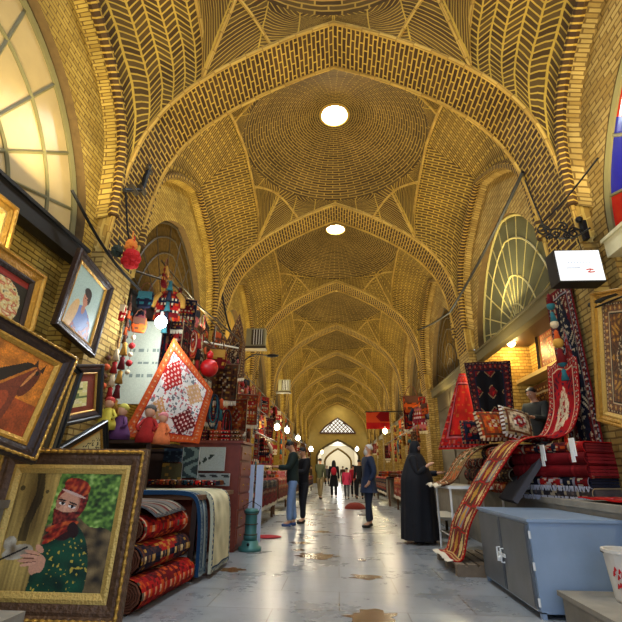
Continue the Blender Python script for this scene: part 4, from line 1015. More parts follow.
def roll(label, x, z, r, y0, y1, pal, seed, group=None, dx=.1):
    f = rug_fn(2*PI*r, y1-y0, PALS[pal], seed, 'persian', .035)
    b = MB(); n = 26
    b.grid(n, 44, lambda u, v: (x+dx*v+r*1.1*math.cos(2*PI*u)*(1+.03*math.sin(v*40)), y0+(y1-y0)*v, z+r*math.sin(2*PI*u)*.95), None, 0, f, flip=True)
    o = b.obj('rolled_rug', WOOL, smooth=True)
    for yy in (y0+.002, y1-.002):
        e = MB(); P = [(x+(dx if yy > y0+.1 else 0)+r*(t/60)*math.cos(t*.62)*1.08, yy, z+r*(t/60)*math.sin(t*.62)*.93) for t in range(3, 60)]; e.tube(P, .011, 4); e.obj('roll_end', fab(BRN), o)
    return tag(o, label, 'rug', group)
names = ['bottom right rolled crimson rug beside the walkway behind the big picture', 'bottom left rolled brown rug under the table edge', 'second row rolled red rug above the crimson one', 'second row rolled dark rug set back to the left', 'upper rolled crimson rug at the top of the pile by the table', 'upper rolled orange rug at the top left of the pile']
for i, ((x, z), r, p) in enumerate(rl): roll(names[i], x, z, r, 4.02+.04*i, 5.08, p, 40+i)
b = MB()
S, L_ = drape([(-2.6,4.6,.80), (-2.1,4.6,.80), (-1.8,4.62,.78), (-1.66,4.64,.70)], (0,.4,0), 1, .006)
rug('striped_cover', 'grey and red striped cover laid over the pile of rolled rugs', 'cover', S, .8, L_, (c3(130,116,100), DRED, c3(60,60,60), c3(120,110,100), GREY, c3(160,150,130)), 'stripe', bw=.04)
# chest with goods
ch = thing('wooden_chest', 'tall reddish brown chest of drawers with its drawer side along the walkway', 'chest', (-2.5, 7.0, 0))
redw = plain('reddish_wood', srgb(112,50,34), .5, var=.35, scale=10)
b = MB(); b.box(0, 0, .05, .98, .85, 1.52); b.box(-.02, -.02, 1.52, 1.02, .87, 1.56); b.box(.02,.02,0,.96,.83,.05); b.obj('body', redw, ch)
for i in range(6):
    z = .1+.235*i; b = MB(); b.box(.98, .04, z, 1.0, .81, z+.2); d = b.obj('drawer', plain('drawer_wood_%d' % i, srgb(126-5*(i % 2),62,40), .5, var=.3, scale=12), ch)
    for y in (.22, .62): b = MB(); b.ball((1.012, y, z+.1), .014, n=8); b.obj('knob', gold, d)
def board(name, label, a, c_, th, m, cat='panel'):
    a = Vector(a); c_ = Vector(c_); b = MB(); b.box(a.x, min(a.y, a.y+th), c_.z, c_.x, max(a.y, a.y+th), a.z); o = b.obj(name, m); tag(o, label, cat); return o
frost = plain('frosted_panel', srgb(150,158,146), .3, var=.1); dkb = plain('midnight_panel', srgb(26,40,50), .4, var=.4)
def leafpanel(u, v): 
    x, y = u-.35, v-.5; d = abs(y-x*.7); return c3(30,44,30) if d < .06+.05*math.sin(u*30) and .05 < u < .62 else c3(158,166,152)
def flatpic(name, label, px0, py0, px1, py1, Y, fn, cat='panel', m=None):
    a = AY(px0, py0, Y); c_ = AY(px1, py1, Y); t = MB()
    w_, h_ = c_.x-a.x, a.z-c_.z
    nu, nv = max(4, int(w_/.018)), max(4, int(h_/.018))
    t.grid(nu, nv, lambda u, v: (w_*u, -.012, h_*v), None, 0, fn); t.box(0, -.01, 0, w_, .02, h_)
    o = t.obj(name, OIL, loc=(a.x, Y, c_.z)); tag(o, label, cat); return o
flatpic('tin_box', 'pale grey box face with a dark leaf spray on the chest front', 199, 447, 224, 471, 6.9, leafpanel, 'box')
flatpic('tin_box', 'low grey box with a dark scroll motif under the leaf box', 197, 473, 229, 486, 6.85, lambda u, v: c3(40,44,40) if abs(math.sin(u*9+v*4))*abs(math.sin(v*6)) > .62 else c3(140,146,136), 'box')
flatpic('painted_tile', 'dark blue panel left of the leaf box on the shelf', 165, 447, 182, 462, 6.8, lambda u, v: c3(20,34,50) if h2(u*8, v*8, 2) > .2 else c3(60,80,90))
flatpic('painted_tile', 'olive brown panel under the dark blue one', 163, 463, 181, 480, 6.8, lambda u, v: c3(84,78,44) if h2(u*6, v*8, 2) > .1 else c3(160,120,40))
flatpic('painted_tile', 'grey green swirled glass panel between the olive panel and leaf box', 183, 447, 197, 478, 6.82, lambda u, v: c3(110,130,120) if math.sin(u*7+5*math.sin(v*6)) > .2 else c3(40,56,56))
# back counter that carries them
b = MB(); b.box(-3.1, 6.86, .86, -2.5, 8.6, 1.38); b.box(-3.12, 6.84, 1.38, -2.5, 8.62, 1.42); tag(b.obj('counter', M['wood_dark']), 'dark wooden counter between the table and the chest', 'counter')
b = MB(); b.box(-3.1, 5.5, 1.42, -2.35, 6.75, 1.46); b.box(-3.1,5.5,.86,-3.05,6.75,1.42); b.box(-2.4,5.52,.86,-2.35,5.57,1.42); tag(b.obj('shelf_board', M['wood_dark']), 'dark shelf under the embroidered square', 'shelf')
# goods in small folded bundles on the shelf and table
def bundle(label, c, sz, pal, rot=0, group='folded textiles on the left shelves'):
    w, d, h = sz; f = rug_fn(w, d, PALS[pal], int(c[0]*50), 'kilim', .03)
    b = MB(); n = 8
    def S(u, v):
        t = v*2*PI; cx = abs(math.cos(t))**.5*(1 if math.cos(t) > 0 else -1); sz_ = abs(math.sin(t))**.5*(1 if math.sin(t) > 0 else -1)
        e = 1-.12*(2*abs(u-.5))**6; return ((u-.5)*w, cx*d/2*e, h/2+sz_*h/2*e)
    b.grid(n, 18, S, None, 0, f)
    for s in (0, 1):
        b.face([len(b.v)-1-k*(n+1)-(0 if s else n) for k in range(18)][::(1 if s else -1)], None, 0, PALS[pal][0])
    return tag(b.obj('folded_textile', WOOL, loc=c, rot=(0,0,rot)), label, 'textile', group)
k = 0
for i in range(6):
    for j in range(2):
        p = ['red','crimson','orange','navy','brown','pink','teal'][(i*2+j) % 7]
        bundle('small %s folded textile laid on the draped table' % ['red','dark red','orange','navy','brown','rose','teal'][(i*2+j) % 7], (-2.6+.17*i, 6.35+.2*j+.03*(i % 2), .915), (.15, .2, .07), p, rnd.uniform(-.2,.2), 'folded textiles on the draped table')
for i in range(5):
    p = ['red','dark','orange','crimson','brown'][i]
    for j in range(3): bundle('%s folded textile stacked on the chest top' % ['red','black','orange','dark red','brown'][i], (-2.38+.18*i, 7.3, 1.565+.06*j), (.16, .26, .058), p, rnd.uniform(-.15,.15), 'folded textiles on the chest')
# the embroidered square, hung by one corner
A_, B_, C_, D_ = AY(174,338,6.15), AY(213,392,6.0), AY(199,444,5.75), AY(122,436,5.75)
S = flat(A_, B_, C_, D_, wv=.02, k=2)
rug('embroidered_square', 'white embroidered cloth with red and tan roundels hung by its corner', 'textile', S, 1.1, 1.25, (WHT, RED, ORG, c3(180,40,20), c3(206,120,60), CREAM), 'suzani', 3, bw=.13)
# pale board behind tassels
flatpic('pale_board', 'pale green-white board with faint lines of writing behind the tassels', 113, 322, 152, 404, 6.6, lambda u, v: c3(120,130,120) if (int(v*26) % 4 == 0 and .3 < v < .7 and h2(u*30, v*26, 4) > .45) else c3(186,190,168), 'board')
# dolls
def doll(label, loc, dress, hat, s=1.0):
    t = thing('doll', label, 'doll', loc, (0,0,rnd.uniform(-.3,.3))); t.scale = (s, s, s)
    b = MB(); b.lathe([(.02,0),(.13,0),(.12,.08),(.07,.2),(.05,.26),(.03,.28)], 16); b.obj('dress', fab(dress), t, smooth=True)
    b = MB(); b.ball((0,0,.34), (.06,.06,.07), n=12); b.obj('head', skinm, t, smooth=True)
    b = MB(); b.ball((0,.012,.365), (.068,.066,.062), n=12); b.obj('headscarf', fab(hat), t, smooth=True)
    for q in (-1, 1):
        b = MB(); b.tube([(q*.05,0,.25),(q*.11,-.03,.17),(q*.08,-.08,.13)], [.025,.02,.014], 7); b.obj('arm', fab(dress), t, smooth=True)
    return t
doll('doll in a red dress with a grey headscarf on the dark shelf', tuple(AY(146,443,5.6)), c3(150,26,20), c3(70,66,60), 1.15)
doll('doll in an orange dress with a rose headscarf beside the grey-scarfed one', tuple(AY(160,444,5.62)), c3(206,110,60), c3(190,110,110), .95)
doll('doll in a purple dress at the left end of the dark shelf', tuple(AY(118,440,5.62)), c3(80,40,80), c3(160,150,60), 1.1)
doll('doll in yellow peeping over the calligraphy frame', tuple(AY(105,430,5.5)), c3(176,160,50), c3(150,40,30), 1.0)
# ------------------------------------------------------------------ hanging goods of the left stalls
def bag(t, c, c2, w, h):
    b = MB(); d = w*.28
    def S(u, v):
        a = 2*PI*u; x = abs(math.cos(a))**.6*(1 if math.cos(a) > 0 else -1); y = abs(math.sin(a))**.8*(1 if math.sin(a) > 0 else -1); e = (.82+.25*math.sin(v*PI*.9))
        return (x*w/2*e, y*d/2*(1.1-.7*v), -h+h*(1-v)*-0+h*v-.0)
    b.grid(16, 6, S, None, 0, lambda u, v: c2 if (int(v*6) % 2 and int(u*16) % 2) else c)
    b.face([16-i for i in range(16)][::-1], None, 0, c); b.obj('pouch', WOOL, t)
    b = MB(); b.box(-w*.42, -d*.5, -h*.42, w*.42, -d*.22, 0); b.obj('flap', fab(c2), t)
    b = MB(); b.tube([(-w*.42,0,0),(-w*.2,0,h*.5),(0,0,h*.62),(w*.2,0,h*.5),(w*.42,0,0)], .009, 5); b.obj('strap', fab(BRN), t)
def mk_hang(kind, c, c2, pal, seed):
    nm = {'bag':'woven_bag','kilim':'small_kilim','tassel':'tassel_string','pompom':'pompom_string','necklace':'bead_strands','vest':'woven_vest'}[kind]
    t = thing(nm, None, nm.split('_')[1], (0,0,-50))
    if kind == 'bag': bag(t, c, c2, .3, .32)
    elif kind == 'kilim':
        S = flat((-.22,0,0), (.22,0,0), (.22,0,-.62), (-.22,0,-.62), wv=.02, k=1.5); rug('cloth', None, None, S, .44, .62, pal, 'persian' if seed % 2 else 'kilim', seed, 'end', res=.03, parent=t, bw=.07)
        b = MB(); b.tube([(-.24,0,.01),(.24,0,.01)], .012, 6); b.tube([(0,0,.01),(0,0,.12)], .006, 5); b.obj('hanging_rod', M['wood'], t)
    elif kind in ('tassel', 'pompom'):
        b = MB(); b.tube([(0,0,.1),(0,0,-.8)], .005, 4); b.obj('string', fab(BRN), t)
        for i in range(5):
            b = MB(); z = -.1-.16*i
            if kind == 'pompom': b.ball((0,0,z), .045+.015*(i % 2), n=8)
            else: b.lathe([(.008,z+.05),(.03,z+.03),(.024,z),(.045,z-.1)], 8)
            b.obj(kind, fab(c if i % 2 else c2), t, smooth=True)
    elif kind == 'necklace':
        for i in range(3):
            b = MB(); w = .035+.02*i; L0 = .3+.08*i
            b.tube([(w*math.sin(a*PI/10), -.01*i, -L0/2+L0/2*math.cos(a*PI/10)) for a in range(20)], [.014 if a % 2 else .009 for a in range(20)], 5, closed=True); b.obj('strand', fab([c, c2, c][i]), t)
    elif kind == 'vest':
        b = MB(); b.tube([(0,0,-.02),(0,0,.12)], .008, 5); b.obj('hook', M['iron'], t)
        b = MB(); f = rug_fn(.5, .6, PALS[pal], seed, 'kilim', .04)
        b.grid(14, 12, lambda u, v: ((u-.5)*(.44+.1*v)*(1 if v > .25 else .75+v), -.06*math.sin(u*PI)-.0, -.62*v), None, 0, f); b.grid(14, 12, lambda u, v: ((u-.5)*(.44+.1*v)*(1 if v > .25 else .75+v), .05*math.sin(u*PI), -.62*v), None, 0, f, flip=True)
        b.obj('vest_body', WOOL, t)
        for q in (-1, 1):
            b = MB(); b.tube([(q*.17,0,-.04),(q*.28,0,-.18),(q*.3,-.02,-.34)], [.06,.055,.05], 8); b.obj('sleeve', fab(c2), t, smooth=True)
    return t
CN = {'red': RED, 'dark red': DRED, 'orange': ORG, 'navy': NAVY, 'brown': BRN, 'black': BLK, 'teal': TEAL, 'rose': PINK, 'cream': CREAM, 'ochre': GOLD}
CN = {k_: tuple(q_*(.62 if k_ not in ('cream',) else .8) for q_ in v_) for k_, v_ in CN.items()}  # hung goods' colours darkened to stand in for the stalls' shade
PN = {'red':'red','dark red':'crimson','orange':'orange','navy':'navy','brown':'brown','black':'dark','teal':'teal','rose':'pink','cream':'cream','ochre':'orange'}
KD = {'bag':'woven shoulder bag','kilim':'small kilim','tassel':'string of wool tassels','pompom':'string of pompoms','necklace':'bunch of bead strands','vest':'woven vest'}
for k_ in list(PALS):
    PALS[k_] = tuple(tuple(q_*.7 for q_ in c_) for c_ in PALS[k_])  # palettes dimmed from here on, stall shade put into the wool colours
proto = {}
cnts = {}
def hang(kind, cname, loc, rz, where, s=1.0):
    key = (kind, cname)
    lb = '%s %s hanging %s' % (cname, KD[kind], where)
    if len(lb.split()) > 16: lb = lb.replace('shoulder ', '').replace('string of ', '').replace('bunch of ', '').replace('woven ', '')
    c2 = {'red':'cream','dark red':'ochre','orange':'brown','navy':'teal','brown':'orange','black':'red','teal':'orange','rose':'navy','cream':'red','ochre':'dark red'}[cname]
    if key not in proto: t = mk_hang(kind, CN[cname], CN[c2], PN[cname], len(proto)); proto[key] = t
    else: t = copy_tree(proto[key])
    t.location = loc; t.rotation_euler = (0, 0, rz); t.scale = (s, s, s); t['label'] = lb; t['group'] = lb.replace(cname+' ', '', 1)+' in '+cname; return t
cols_ = ['dark red','red','black','brown','dark red','navy','orange','red','brown','ochre','black','rose','cream','teal']
kinds = ['bag','kilim','tassel','vest','necklace','pompom','bag','tassel','kilim','necklace']
# rails
def rail(label, a, c_, r=.02): b = MB(); b.tube([a, c_], r, 8); return tag(b.obj('hanging_rail', M['steel_dark']), label, 'rail')
rows = [  # X, z, Y0, Y1, step, where, sx
 (-2.72, 4.05, 5.95, 9.9, .36, 'high on the left stall before the second arch', -1), (-2.5, 3.35, 6.6, 10.1, .34, 'midway on the left stall before the second arch', -1), (-2.42, 2.6, 7.6, 10.3, .34, 'low on the left stall above the chest', -1), (-2.25,2.0,8.2,10.4,.36,'just above the bag rack on the left',-1),
 (-2.55, 3.5, 11.2, 15.2, .42, 'high on the left stall past the second arch', -1), (-2.3, 2.7, 11.0, 15.2, .4, 'midway up the left stall past the second arch', -1), (-2.1, 1.95, 11.3, 15.2, .4, 'low on the left stall past the second arch', -1),
 (-2.5, 3.5, 16.3, 25, .9, 'high along the distant left stalls', -1), (-2.2, 2.5, 16.3, 26, .75, 'low along the distant left stalls', -1),
 (2.55, 3.1, 13.2, 21, .8, 'high along the distant right stalls', 1), (2.3, 2.3, 13.0, 22, .7, 'low along the distant right stalls', 1), (2.4, 2.9, 27, 40, 1.6, 'in the farthest right stalls', 1), (-2.4, 2.9, 27, 40, 1.6, 'in the farthest left stalls', -1)]
q = 0
for ri, (X, z, ya, yb, st_, where, sx) in enumerate(rows):
    rail('iron rail that carries the goods %s' % where, (X, ya-.1, z+.12), (X, yb+.1, z+.12), .014)
    n = int((yb-ya)/st_)
    for i in range(n+1):
        hang(kinds[(q*7+q//3+ri) % 10], cols_[(q*5+ri*3) % 14], (X+rnd.uniform(-.06,.06), ya+i*st_+rnd.uniform(-.05,.05), z+rnd.uniform(-.05,.06)), (R(90) if sx < 0 else R(-90))+rnd.uniform(-.9,.5)*(-sx), where, rnd.uniform(.85,1.2)); q += 1
for i, (ya, yb, z0, z1, p, nm_) in enumerate(((6.9,7.3,2.6,3.9,'dark','black'), (7.4,8.5,1.6,3.9,'crimson','dark red'), (8.6,10.0,1.5,3.8,'brown','brown'), (11.1,12.6,1.4,3.9,'dark','black and red'), (12.8,15.2,1.3,3.8,'crimson','deep red'))):
    S = flat((-3.0,ya,z1), (-3.0,yb,z1), (-2.98,yb,z0), (-2.98,ya,z0), wv=.03); rug('wall_rug', '%s rug hung as %s backdrop behind the goods of the left stalls' % (nm_, ['nearest','second','third','fourth','fifth'][i]), 'rug', S, yb-ya, z1-z0, p, 'persian', 60+i, res=.03)
# near cluster of pompoms and tassels
near = [(118,345,5.6,'tassel','red',1.1), (126,338,5.7,'tassel','dark red',1.25), (134,332,5.8,'pompom','red',.8), (109,352,5.5,'pompom','orange',.8), (140,318,5.9,'bag','orange',.7), (119,305,5.7,'bag','red',.75), (131,300,5.8,'tassel','orange',.8), (146,292,5.95,'bag','navy',.8), (104,318,5.4,'tassel','dark red',1.1), (170,292,6.4,'vest','dark red',.8), (186,300,6.9,'kilim','red',.9), (200,335,7.0,'tassel','black',1.2), (218,350,7.6,'bag','dark red',1.1), (226,365,8.0,'kilim','brown',1.1), (215,395,7.2,'necklace','navy',1.2), (228,410,7.8,'necklace','black',1.3), (222,395,7.5,'tassel','teal',1.2), (238,400,8.6,'kilim','ochre',1.0), (248,395,9.2,'kilim','orange',1.0)]
rn = random.Random(12)
for i in range(34):
    px = rn.uniform(112, 240); Y = 5.6+(px-112)*.03+rn.uniform(0,.3); top = 268+(px-112)*.62
    near.append((px, top+rn.uniform(0, 62), Y, ['tassel','pompom','bag','necklace','bag','tassel','vest'][i % 7], ['dark red','black','brown','red','navy','dark red','teal','cream','rose'][(i*5) % 9], rn.uniform(.5,.85)))
for px, py, Y, kd, cn, s in near:
    hang(kd, cn, tuple(AY(px, py, Y)), rnd.uniform(-.3,.5), 'near the dazzling bulb', s)
b = MB(); b.tube([AY(106,262,5.55), AY(170,282,6.6), AY(240,340,9.4)], .018, 6); tag(b.obj('awning_rod', M['steel_dark']), 'dark awning rod that carries the goods near the dazzling bulb', 'rod')
def big_pom(label, loc, r, c):
    b = MB(); rr = random.Random(3)
    for i in range(40):
        a, ph = rr.uniform(0, 2*PI), rr.uniform(-1.5, 1.5); b.ball((r*.6*math.cos(a)*math.cos(ph), r*.6*math.sin(a)*math.cos(ph), r*.6*math.sin(ph)), r*.42, n=6)
    b.tube([(0,0,r*.8),(0,0,r*2.4)], .008, 5); return tag(b.obj('wool_ball', fab(c), loc=loc), label, 'ornament')
big_pom('large red wool ball hanging in front of the left pier', tuple(AY(131,259,5.2)), .15, c3(170,16,18)); big_pom('orange wool ball just above the large red one', tuple(AY(131,246,5.25)), .1, c3(190,110,40)); big_pom('dark green wool ball left of the large red one', tuple(AY(117,251,5.1)), .09, c3(40,50,40))
b = MB(); b.ball((0,0,0), .155, n=18); b.lathe([(.05,.17),(.06,.25),(.02,.3)], 10); tag(b.obj('red_lantern', plain('red_glaze', srgb(176,16,18), .4), loc=AY(209,368,7.1), smooth=True), 'round glossy red lantern right of the embroidered square', 'lantern')
bulb('dazzling white bulb among the goods above the embroidered square', AY(161,322,5.85), .085, cool, .3, 60, (.85,.93,1))
# peaked carpet, awning rods
S = flat(AY(240,313,10.2), AY(245,332,10.4), AY(243,375,10.2), AY(212,386,9.4), wv=.03)
def peak(u, v):
    a, b_, c_, d = AY(240,313,10.0), AY(245,345,10.2), AY(244,378,9.9), AY(206,384,9.0); return a*(1-u)*(1-v)+b_*u*(1-v)+c_*u*v+d*(1-u)*v+Vector((0,-.05*math.sin(u*9),0))
rug('peaked_carpet', 'reddish brown carpet hung by a corner high up before the air conditioner', 'rug', peak, 1.2, 1.8, 'brown', 'persian', 31, 'end')
b = MB(); b.tube([AY(183,338,7.0), AY(238,348,9.6)], .018, 6); tag(b.obj('awning_rod', M['white']), 'thin pale rod slanting past the peaked carpet', 'rod')
# bag rack & heater etc.
def rack():
    t = thing('display_rack', 'wire rack full of small beaded purses on the left of the walkway', 'rack', (-1.78, 8.5, 0))
    b = MB()
    for y in (0, .9):
        b.tube([(0,y,0),(0,y,1.3)], .012, 6)
    for z in (.4,.7,1.0,1.3): b.tube([(0,0,z),(0,.9,z)], .008, 5)
    b.obj('frame', M['steel_dark'], t); return t
rack()
for i in range(4):
    for j in range(6):
        cn = ['black','cream','navy','red','black','teal'][(i*5+j*7) % 6]
        o = hang('bag', cn, (-1.72, 8.58+.15*j, .42+.3*i-.02), R(90)+rnd.uniform(-.3,.3), 'on the beaded purse rack', .55)
ht = thing('kerosene_heater', 'teal round kerosene heater standing on the paving before the chest', 'heater', (-1.33, 7.2, 0))
tl = plain('teal_enamel', srgb(60,110,104), .4, .2)
b = MB(); b.lathe([(.17,0),(.175,.02),(.17,.05),(.13,.07),(.12,.13),(.1,.14)], 28); b.obj('base', tl, ht, smooth=True)
b = MB(); b.lathe([(.10,.14),(.105,.2),(.09,.22),(.09,.5),(.1,.52)], 28); b.obj('chimney', tl, ht, smooth=True)
for z in (.22,.36,.5): b = MB(); b.tube([(.1*math.cos(a*PI/12), .1*math.sin(a*PI/12), z) for a in range(24)], .008, 6, closed=True); b.obj('band', M['steel_dark'], ht)
b = MB(); b.lathe([(.105,.52),(.11,.54),(.09,.57),(.0,.58)], 28); b.obj('lid', tl, ht, smooth=True)
b = MB(); b.tube([(-.1,0,.5),(-.14,0,.6),(0,0,.68),(.14,0,.6),(.1,0,.5)], .006, 6); b.obj('handle', M['iron'], ht)
b = MB(); b.lathe([(.012,0),(.02,.01),(.02,.03),(.008,.035)], 12, M4=Matrix.Translation((0,-.13,.1)) @ Matrix.Rotation(R(90), 4, 'X')); b.obj('knob', M['iron'], ht)
wb = plain('bluish_white_paint', srgb(190,204,224), .45, var=.08)
for i, (x, lb) in enumerate(((-1.52,'left one of two tall white boards stood behind the heater'), (-1.36,'right one of two tall white boards stood behind the heater'))):
    b = MB(); b.box(-.06,-.02,0,.06,.02,1.22); b.box(-.06,-.035,0,-.045,-.02,1.22); b.box(.045,-.035,0,.06,-.02,1.22); o = b.obj('white_board', wb, loc=(x-.02, 8.0+.03*i, .0), rot=(R(-3),0,0)); tag(o, lb, 'board')
b = MB(); b.ball((0,0,0), (.26,.2,.018), n=20); tag(b.obj('red_mat', fab(c3(160,30,36)), loc=(-1.28,8.6,.016)), 'small round red mat lying on the paving by the purse rack', 'mat')
# stall counters further along
def stall(label, x0, y0, x1, y1, h, pal, seed, sx):
    t = thing('market_stall', label, 'stall', ((x0+x1)/2, (y0+y1)/2, 0)); W_, D_ = x1-x0, y1-y0
    b = MB(); b.box(-W_/2,-D_/2,h-.05,W_/2,D_/2,h)
    b.obj('tabletop', M['wood_dark'], t)
    for px in (-1, 1):
        for py in (-1, 1): b = MB(); b.box(px*(W_/2-.05)-.03, py*(D_/2-.05)-.03, 0, px*(W_/2-.05)+.03, py*(D_/2-.05)+.03, h-.05); b.obj('leg', M['wood'], t)
    S, L_ = drape([(sx*(W_/2-.02),0,h+.02), (0,0,h+.025), (-sx*(W_/2),0,h+.02), (-sx*(W_/2+.05),0,h-.12), (-sx*(W_/2+.06),0,h-.5)], (0,D_/2*.98,0), 4, .01)
    rug('cover', None, None, S, D_, L_, pal, 'kilim', seed, 'end', res=.05, parent=t, bw=.1); return t
stall('stall table with a red cover left of the walkway beside the person in jeans', -2.5, 9.9, -1.7, 12.4, .9, 'crimson', 3, -1)
stall('stall table with orange cover further along on the left', -2.6, 13, -1.75, 16, .9, 'orange', 4, -1)
stall('distant stall table with brown cover on the left', -2.6, 17.5, -1.7, 22, .9, 'brown', 5, -1)
stall('farthest stall table with a red cover on the left', -2.6, 24, -1.7, 30, .9, 'red', 5, -1)
stall('stall table heaped with orange cloth on the right past the cloaked person', 1.9, 12.0, 2.4, 15.6, .95, 'orange', 6, 1)
stall('distant stall table with red cover on the right', 1.8, 17, 2.4, 22, .95, 'red', 7, 1)
stall('farthest stall table with brown cover on the right', 1.8, 24, 2.4, 30, .95, 'brown', 7, 1)
for si, (x, ya, yb, h, ph) in enumerate(((-2.1,10.1,12.2,.93,'red left'), (-2.2,13.2,15.8,.93,'orange left'), (2.15,12.2,15.4,.98,'orange right'), (2.1,17.2,21.8,.98,'red right'), (-2.15,17.8,21.8,.93,'brown left'))):
    n = 9
    for i in range(n):
        cn = ['red','orange','black','brown','rose','ochre','navy'][(i*3+si) % 7]
        for j in range(2):
            bundle('%s cloth bundle on the %s stall table' % (cn, ph), (x+rnd.uniform(-.08,.08), ya+(yb-ya)*i/(n-1), h+.11*j), (.42, .26, .11), PN[cn], R(90)+rnd.uniform(-.4,.4), 'cloth bundles on the %s stall table in %s' % (ph, cn))
def bench(label, x, y, w, d, h, m):
    t = thing('low_bench', label, 'bench', (x, y, 0)); b = MB(); b.box(-w/2,-d/2,h-.05,w/2,d/2,h); b.obj('seat', m, t)
    for px in (-1, 1):
        for py in (-1, 1): b = MB(); b.box(px*(w/2-.04)-.025, py*(d/2-.06)-.025, 0, px*(w/2-.04)+.025, py*(d/2-.06)+.025, h-.05); b.obj('leg', M['steel_dark'], t)
bench('low pale bench beside the cloaked person', 2.02, 9.6, .62, 1.5, .36, plain('pale_board', srgb(150,146,134), .7))
bench('second low bench further back on the right edge of the walkway', 1.95, 13.0-1.7, .5, 1.0, .34, plain('pale_board2', srgb(140,140,130), .7))
big = MB(); big.grid(24, 10, lambda u, v: ((.34*max(0,1-v*v)**.5*(1+.06*math.sin(u*6*PI)))*math.cos(2*PI*u), (.24*max(0,1-v*v)**.5*(1+.06*math.sin(u*6*PI)))*math.sin(2*PI*u), .2*v*(1+.2*(1-v)*math.sin(u*4*PI))), None, 0); tag(big.obj('cloth_sack', fab(c3(120,40,26)), loc=(.55,15.6,0), smooth=True), 'reddish cloth sack lying on the paving behind the bearded person', 'sack')
# bulbs along the stalls
for i, (px, py, Y, m, c) in enumerate(((277,427,13,warmw,'first'), (287,430,15,cool,'second'), (298,438,17,warmw,'third'), (311,449,20,warmw,'fourth'), (322,452,27,glow,'fifth'), (385,431,17,glow,'x'), (357,449,24,warmw,'y'))):
    lb = {'x':'yellow bulb glowing under the red banner', 'y':'white bulb far down the right stalls'}.get(c, '%s glowing bulb in the row over the left stalls' % c)
    bulb(lb, AY(px, py, Y), .08+.002*i, m, .3, 45, (1,.85,.6))
# air conditioners
def aircon(label, loc, s=1):
    t = thing('air_conditioner', label, 'air conditioner', loc); t.scale = (s,s,s)
    b = MB(); b.box(-.32,0,0,.32,.3,.62); b.obj('housing', plain('off_white_metal', srgb(128,122,90), .5), t)
    b = MB(); 
    b.box(-.14,-.012,.05,.26,0,.57); g_ = b.obj('grille', M['steel_dark'], t)
    for x_ in (-.06,.03,.12,.2): b = MB(); b.box(x_,-.03,.05,x_+.02,-.012,.57); b.obj('slat', M['white'], g_)
    b = MB(); b.box(-.45,-.05,-.09,.36,.34,-.005); b.obj('bracket', M['steel_dark'], t)
aircon('nearer air conditioner box high on the left wall past the peaked carpet', tuple(AY(255,346,13.0)), .95)
aircon('farther air conditioner box high on the left wall', tuple(AY(284,391,19.5)), .85)
la = thing('wall_lamp', 'black swan-neck wall lamp below the nearer air conditioner', 'lamp', tuple(AY(252,362,12.4)))
b = MB(); b.tube([(-.4,0,-.1),(-.1,0,.15),(.1,0,.24),(.45,0,.2)], .02, 6); b.obj('arm', M['iron'], la); b = MB(); b.ball((.6,0,.19),(.2,.07,.05),n=10); b.obj('head', M['iron'], la)
# scaffold piece on the left pier
sp_ = thing('iron_wall_bracket', 'rusty pipe bracket with clamps fixed high on the left pier', 'bracket', (0,0,0))
P0, P1, P2 = AX(154,150,-2.98), AX(142,190,-2.98), AX(124,190,-3.0)
b = MB(); b.tube([P0, P1], .04, 8); b.obj('upright', M['iron'], sp_); b = MB(); b.tube([P1, P2], .03, 8); b.obj('foot', M['iron'], sp_)
for P in (P0, P1, (P0+P1)/2, (P1+P2)/2): b = MB(); b.tube([P-Vector((0,.09,0)), P+Vector((0,.09,0))], .045, 8); b.obj('clamp', M['steel_dark'], sp_)
# banner
bn = thing('hanging_banner', 'orange and red banner with a dark arrow hung on the right', 'banner', (0,0,0))
a, c_ = AY(366,412,17), AY(390,429,17)
def bf(u, v):
    if v < .35: return c3(170,20,20)
    if u > .42 and abs(v-.72) < .3*(1 if u > .6 else (u-.42)/.18): return c3(130,14,16)
    return c3(200,70,30)
rb = MB(); rb.grid(24, 16, lambda u, v: (a.x+(c_.x-a.x)*u, 17+.02*math.sin(u*8), c_.z+(a.z-c_.z)*v), None, 0, bf); rb.grid(24, 16, lambda u, v: (a.x+(c_.x-a.x)*u, 17.012+.02*math.sin(u*8), c_.z+(a.z-c_.z)*v), None, 0, bf, flip=True); rb.obj('cloth', WOOL, bn)
rb = MB(); rb.tube([(a.x-.05,17,a.z),(3.15,17,a.z+.05)], .02, 6); rb.obj('pole', M['iron'], bn)
# hanging goods under lunette right
for i, (dx, cn, kd) in enumerate(((0,'orange','bag'), (.3,'dark red','kilim'))):
    hang(kd, cn, tuple(AY(411,396,14.5)+Vector((dx*.4,.2*i,0))), 0, 'high on the right wall past the rug shop', 1.7)
# steel shutters of the bay past the rug shop
for i, y in enumerate((-.9, .9)):
    b = MB(); b.box(0,-.88,0,.05,.88,2.7)
    for k in range(5): b.box(-.02,-.8,.1+.52*k,0,.8,.52+.52*k)
    o = b.obj('door_%d' % (i+1), M['steel_dark'], loc=(3.4, bayc(2)+y, .86)); struct(o)
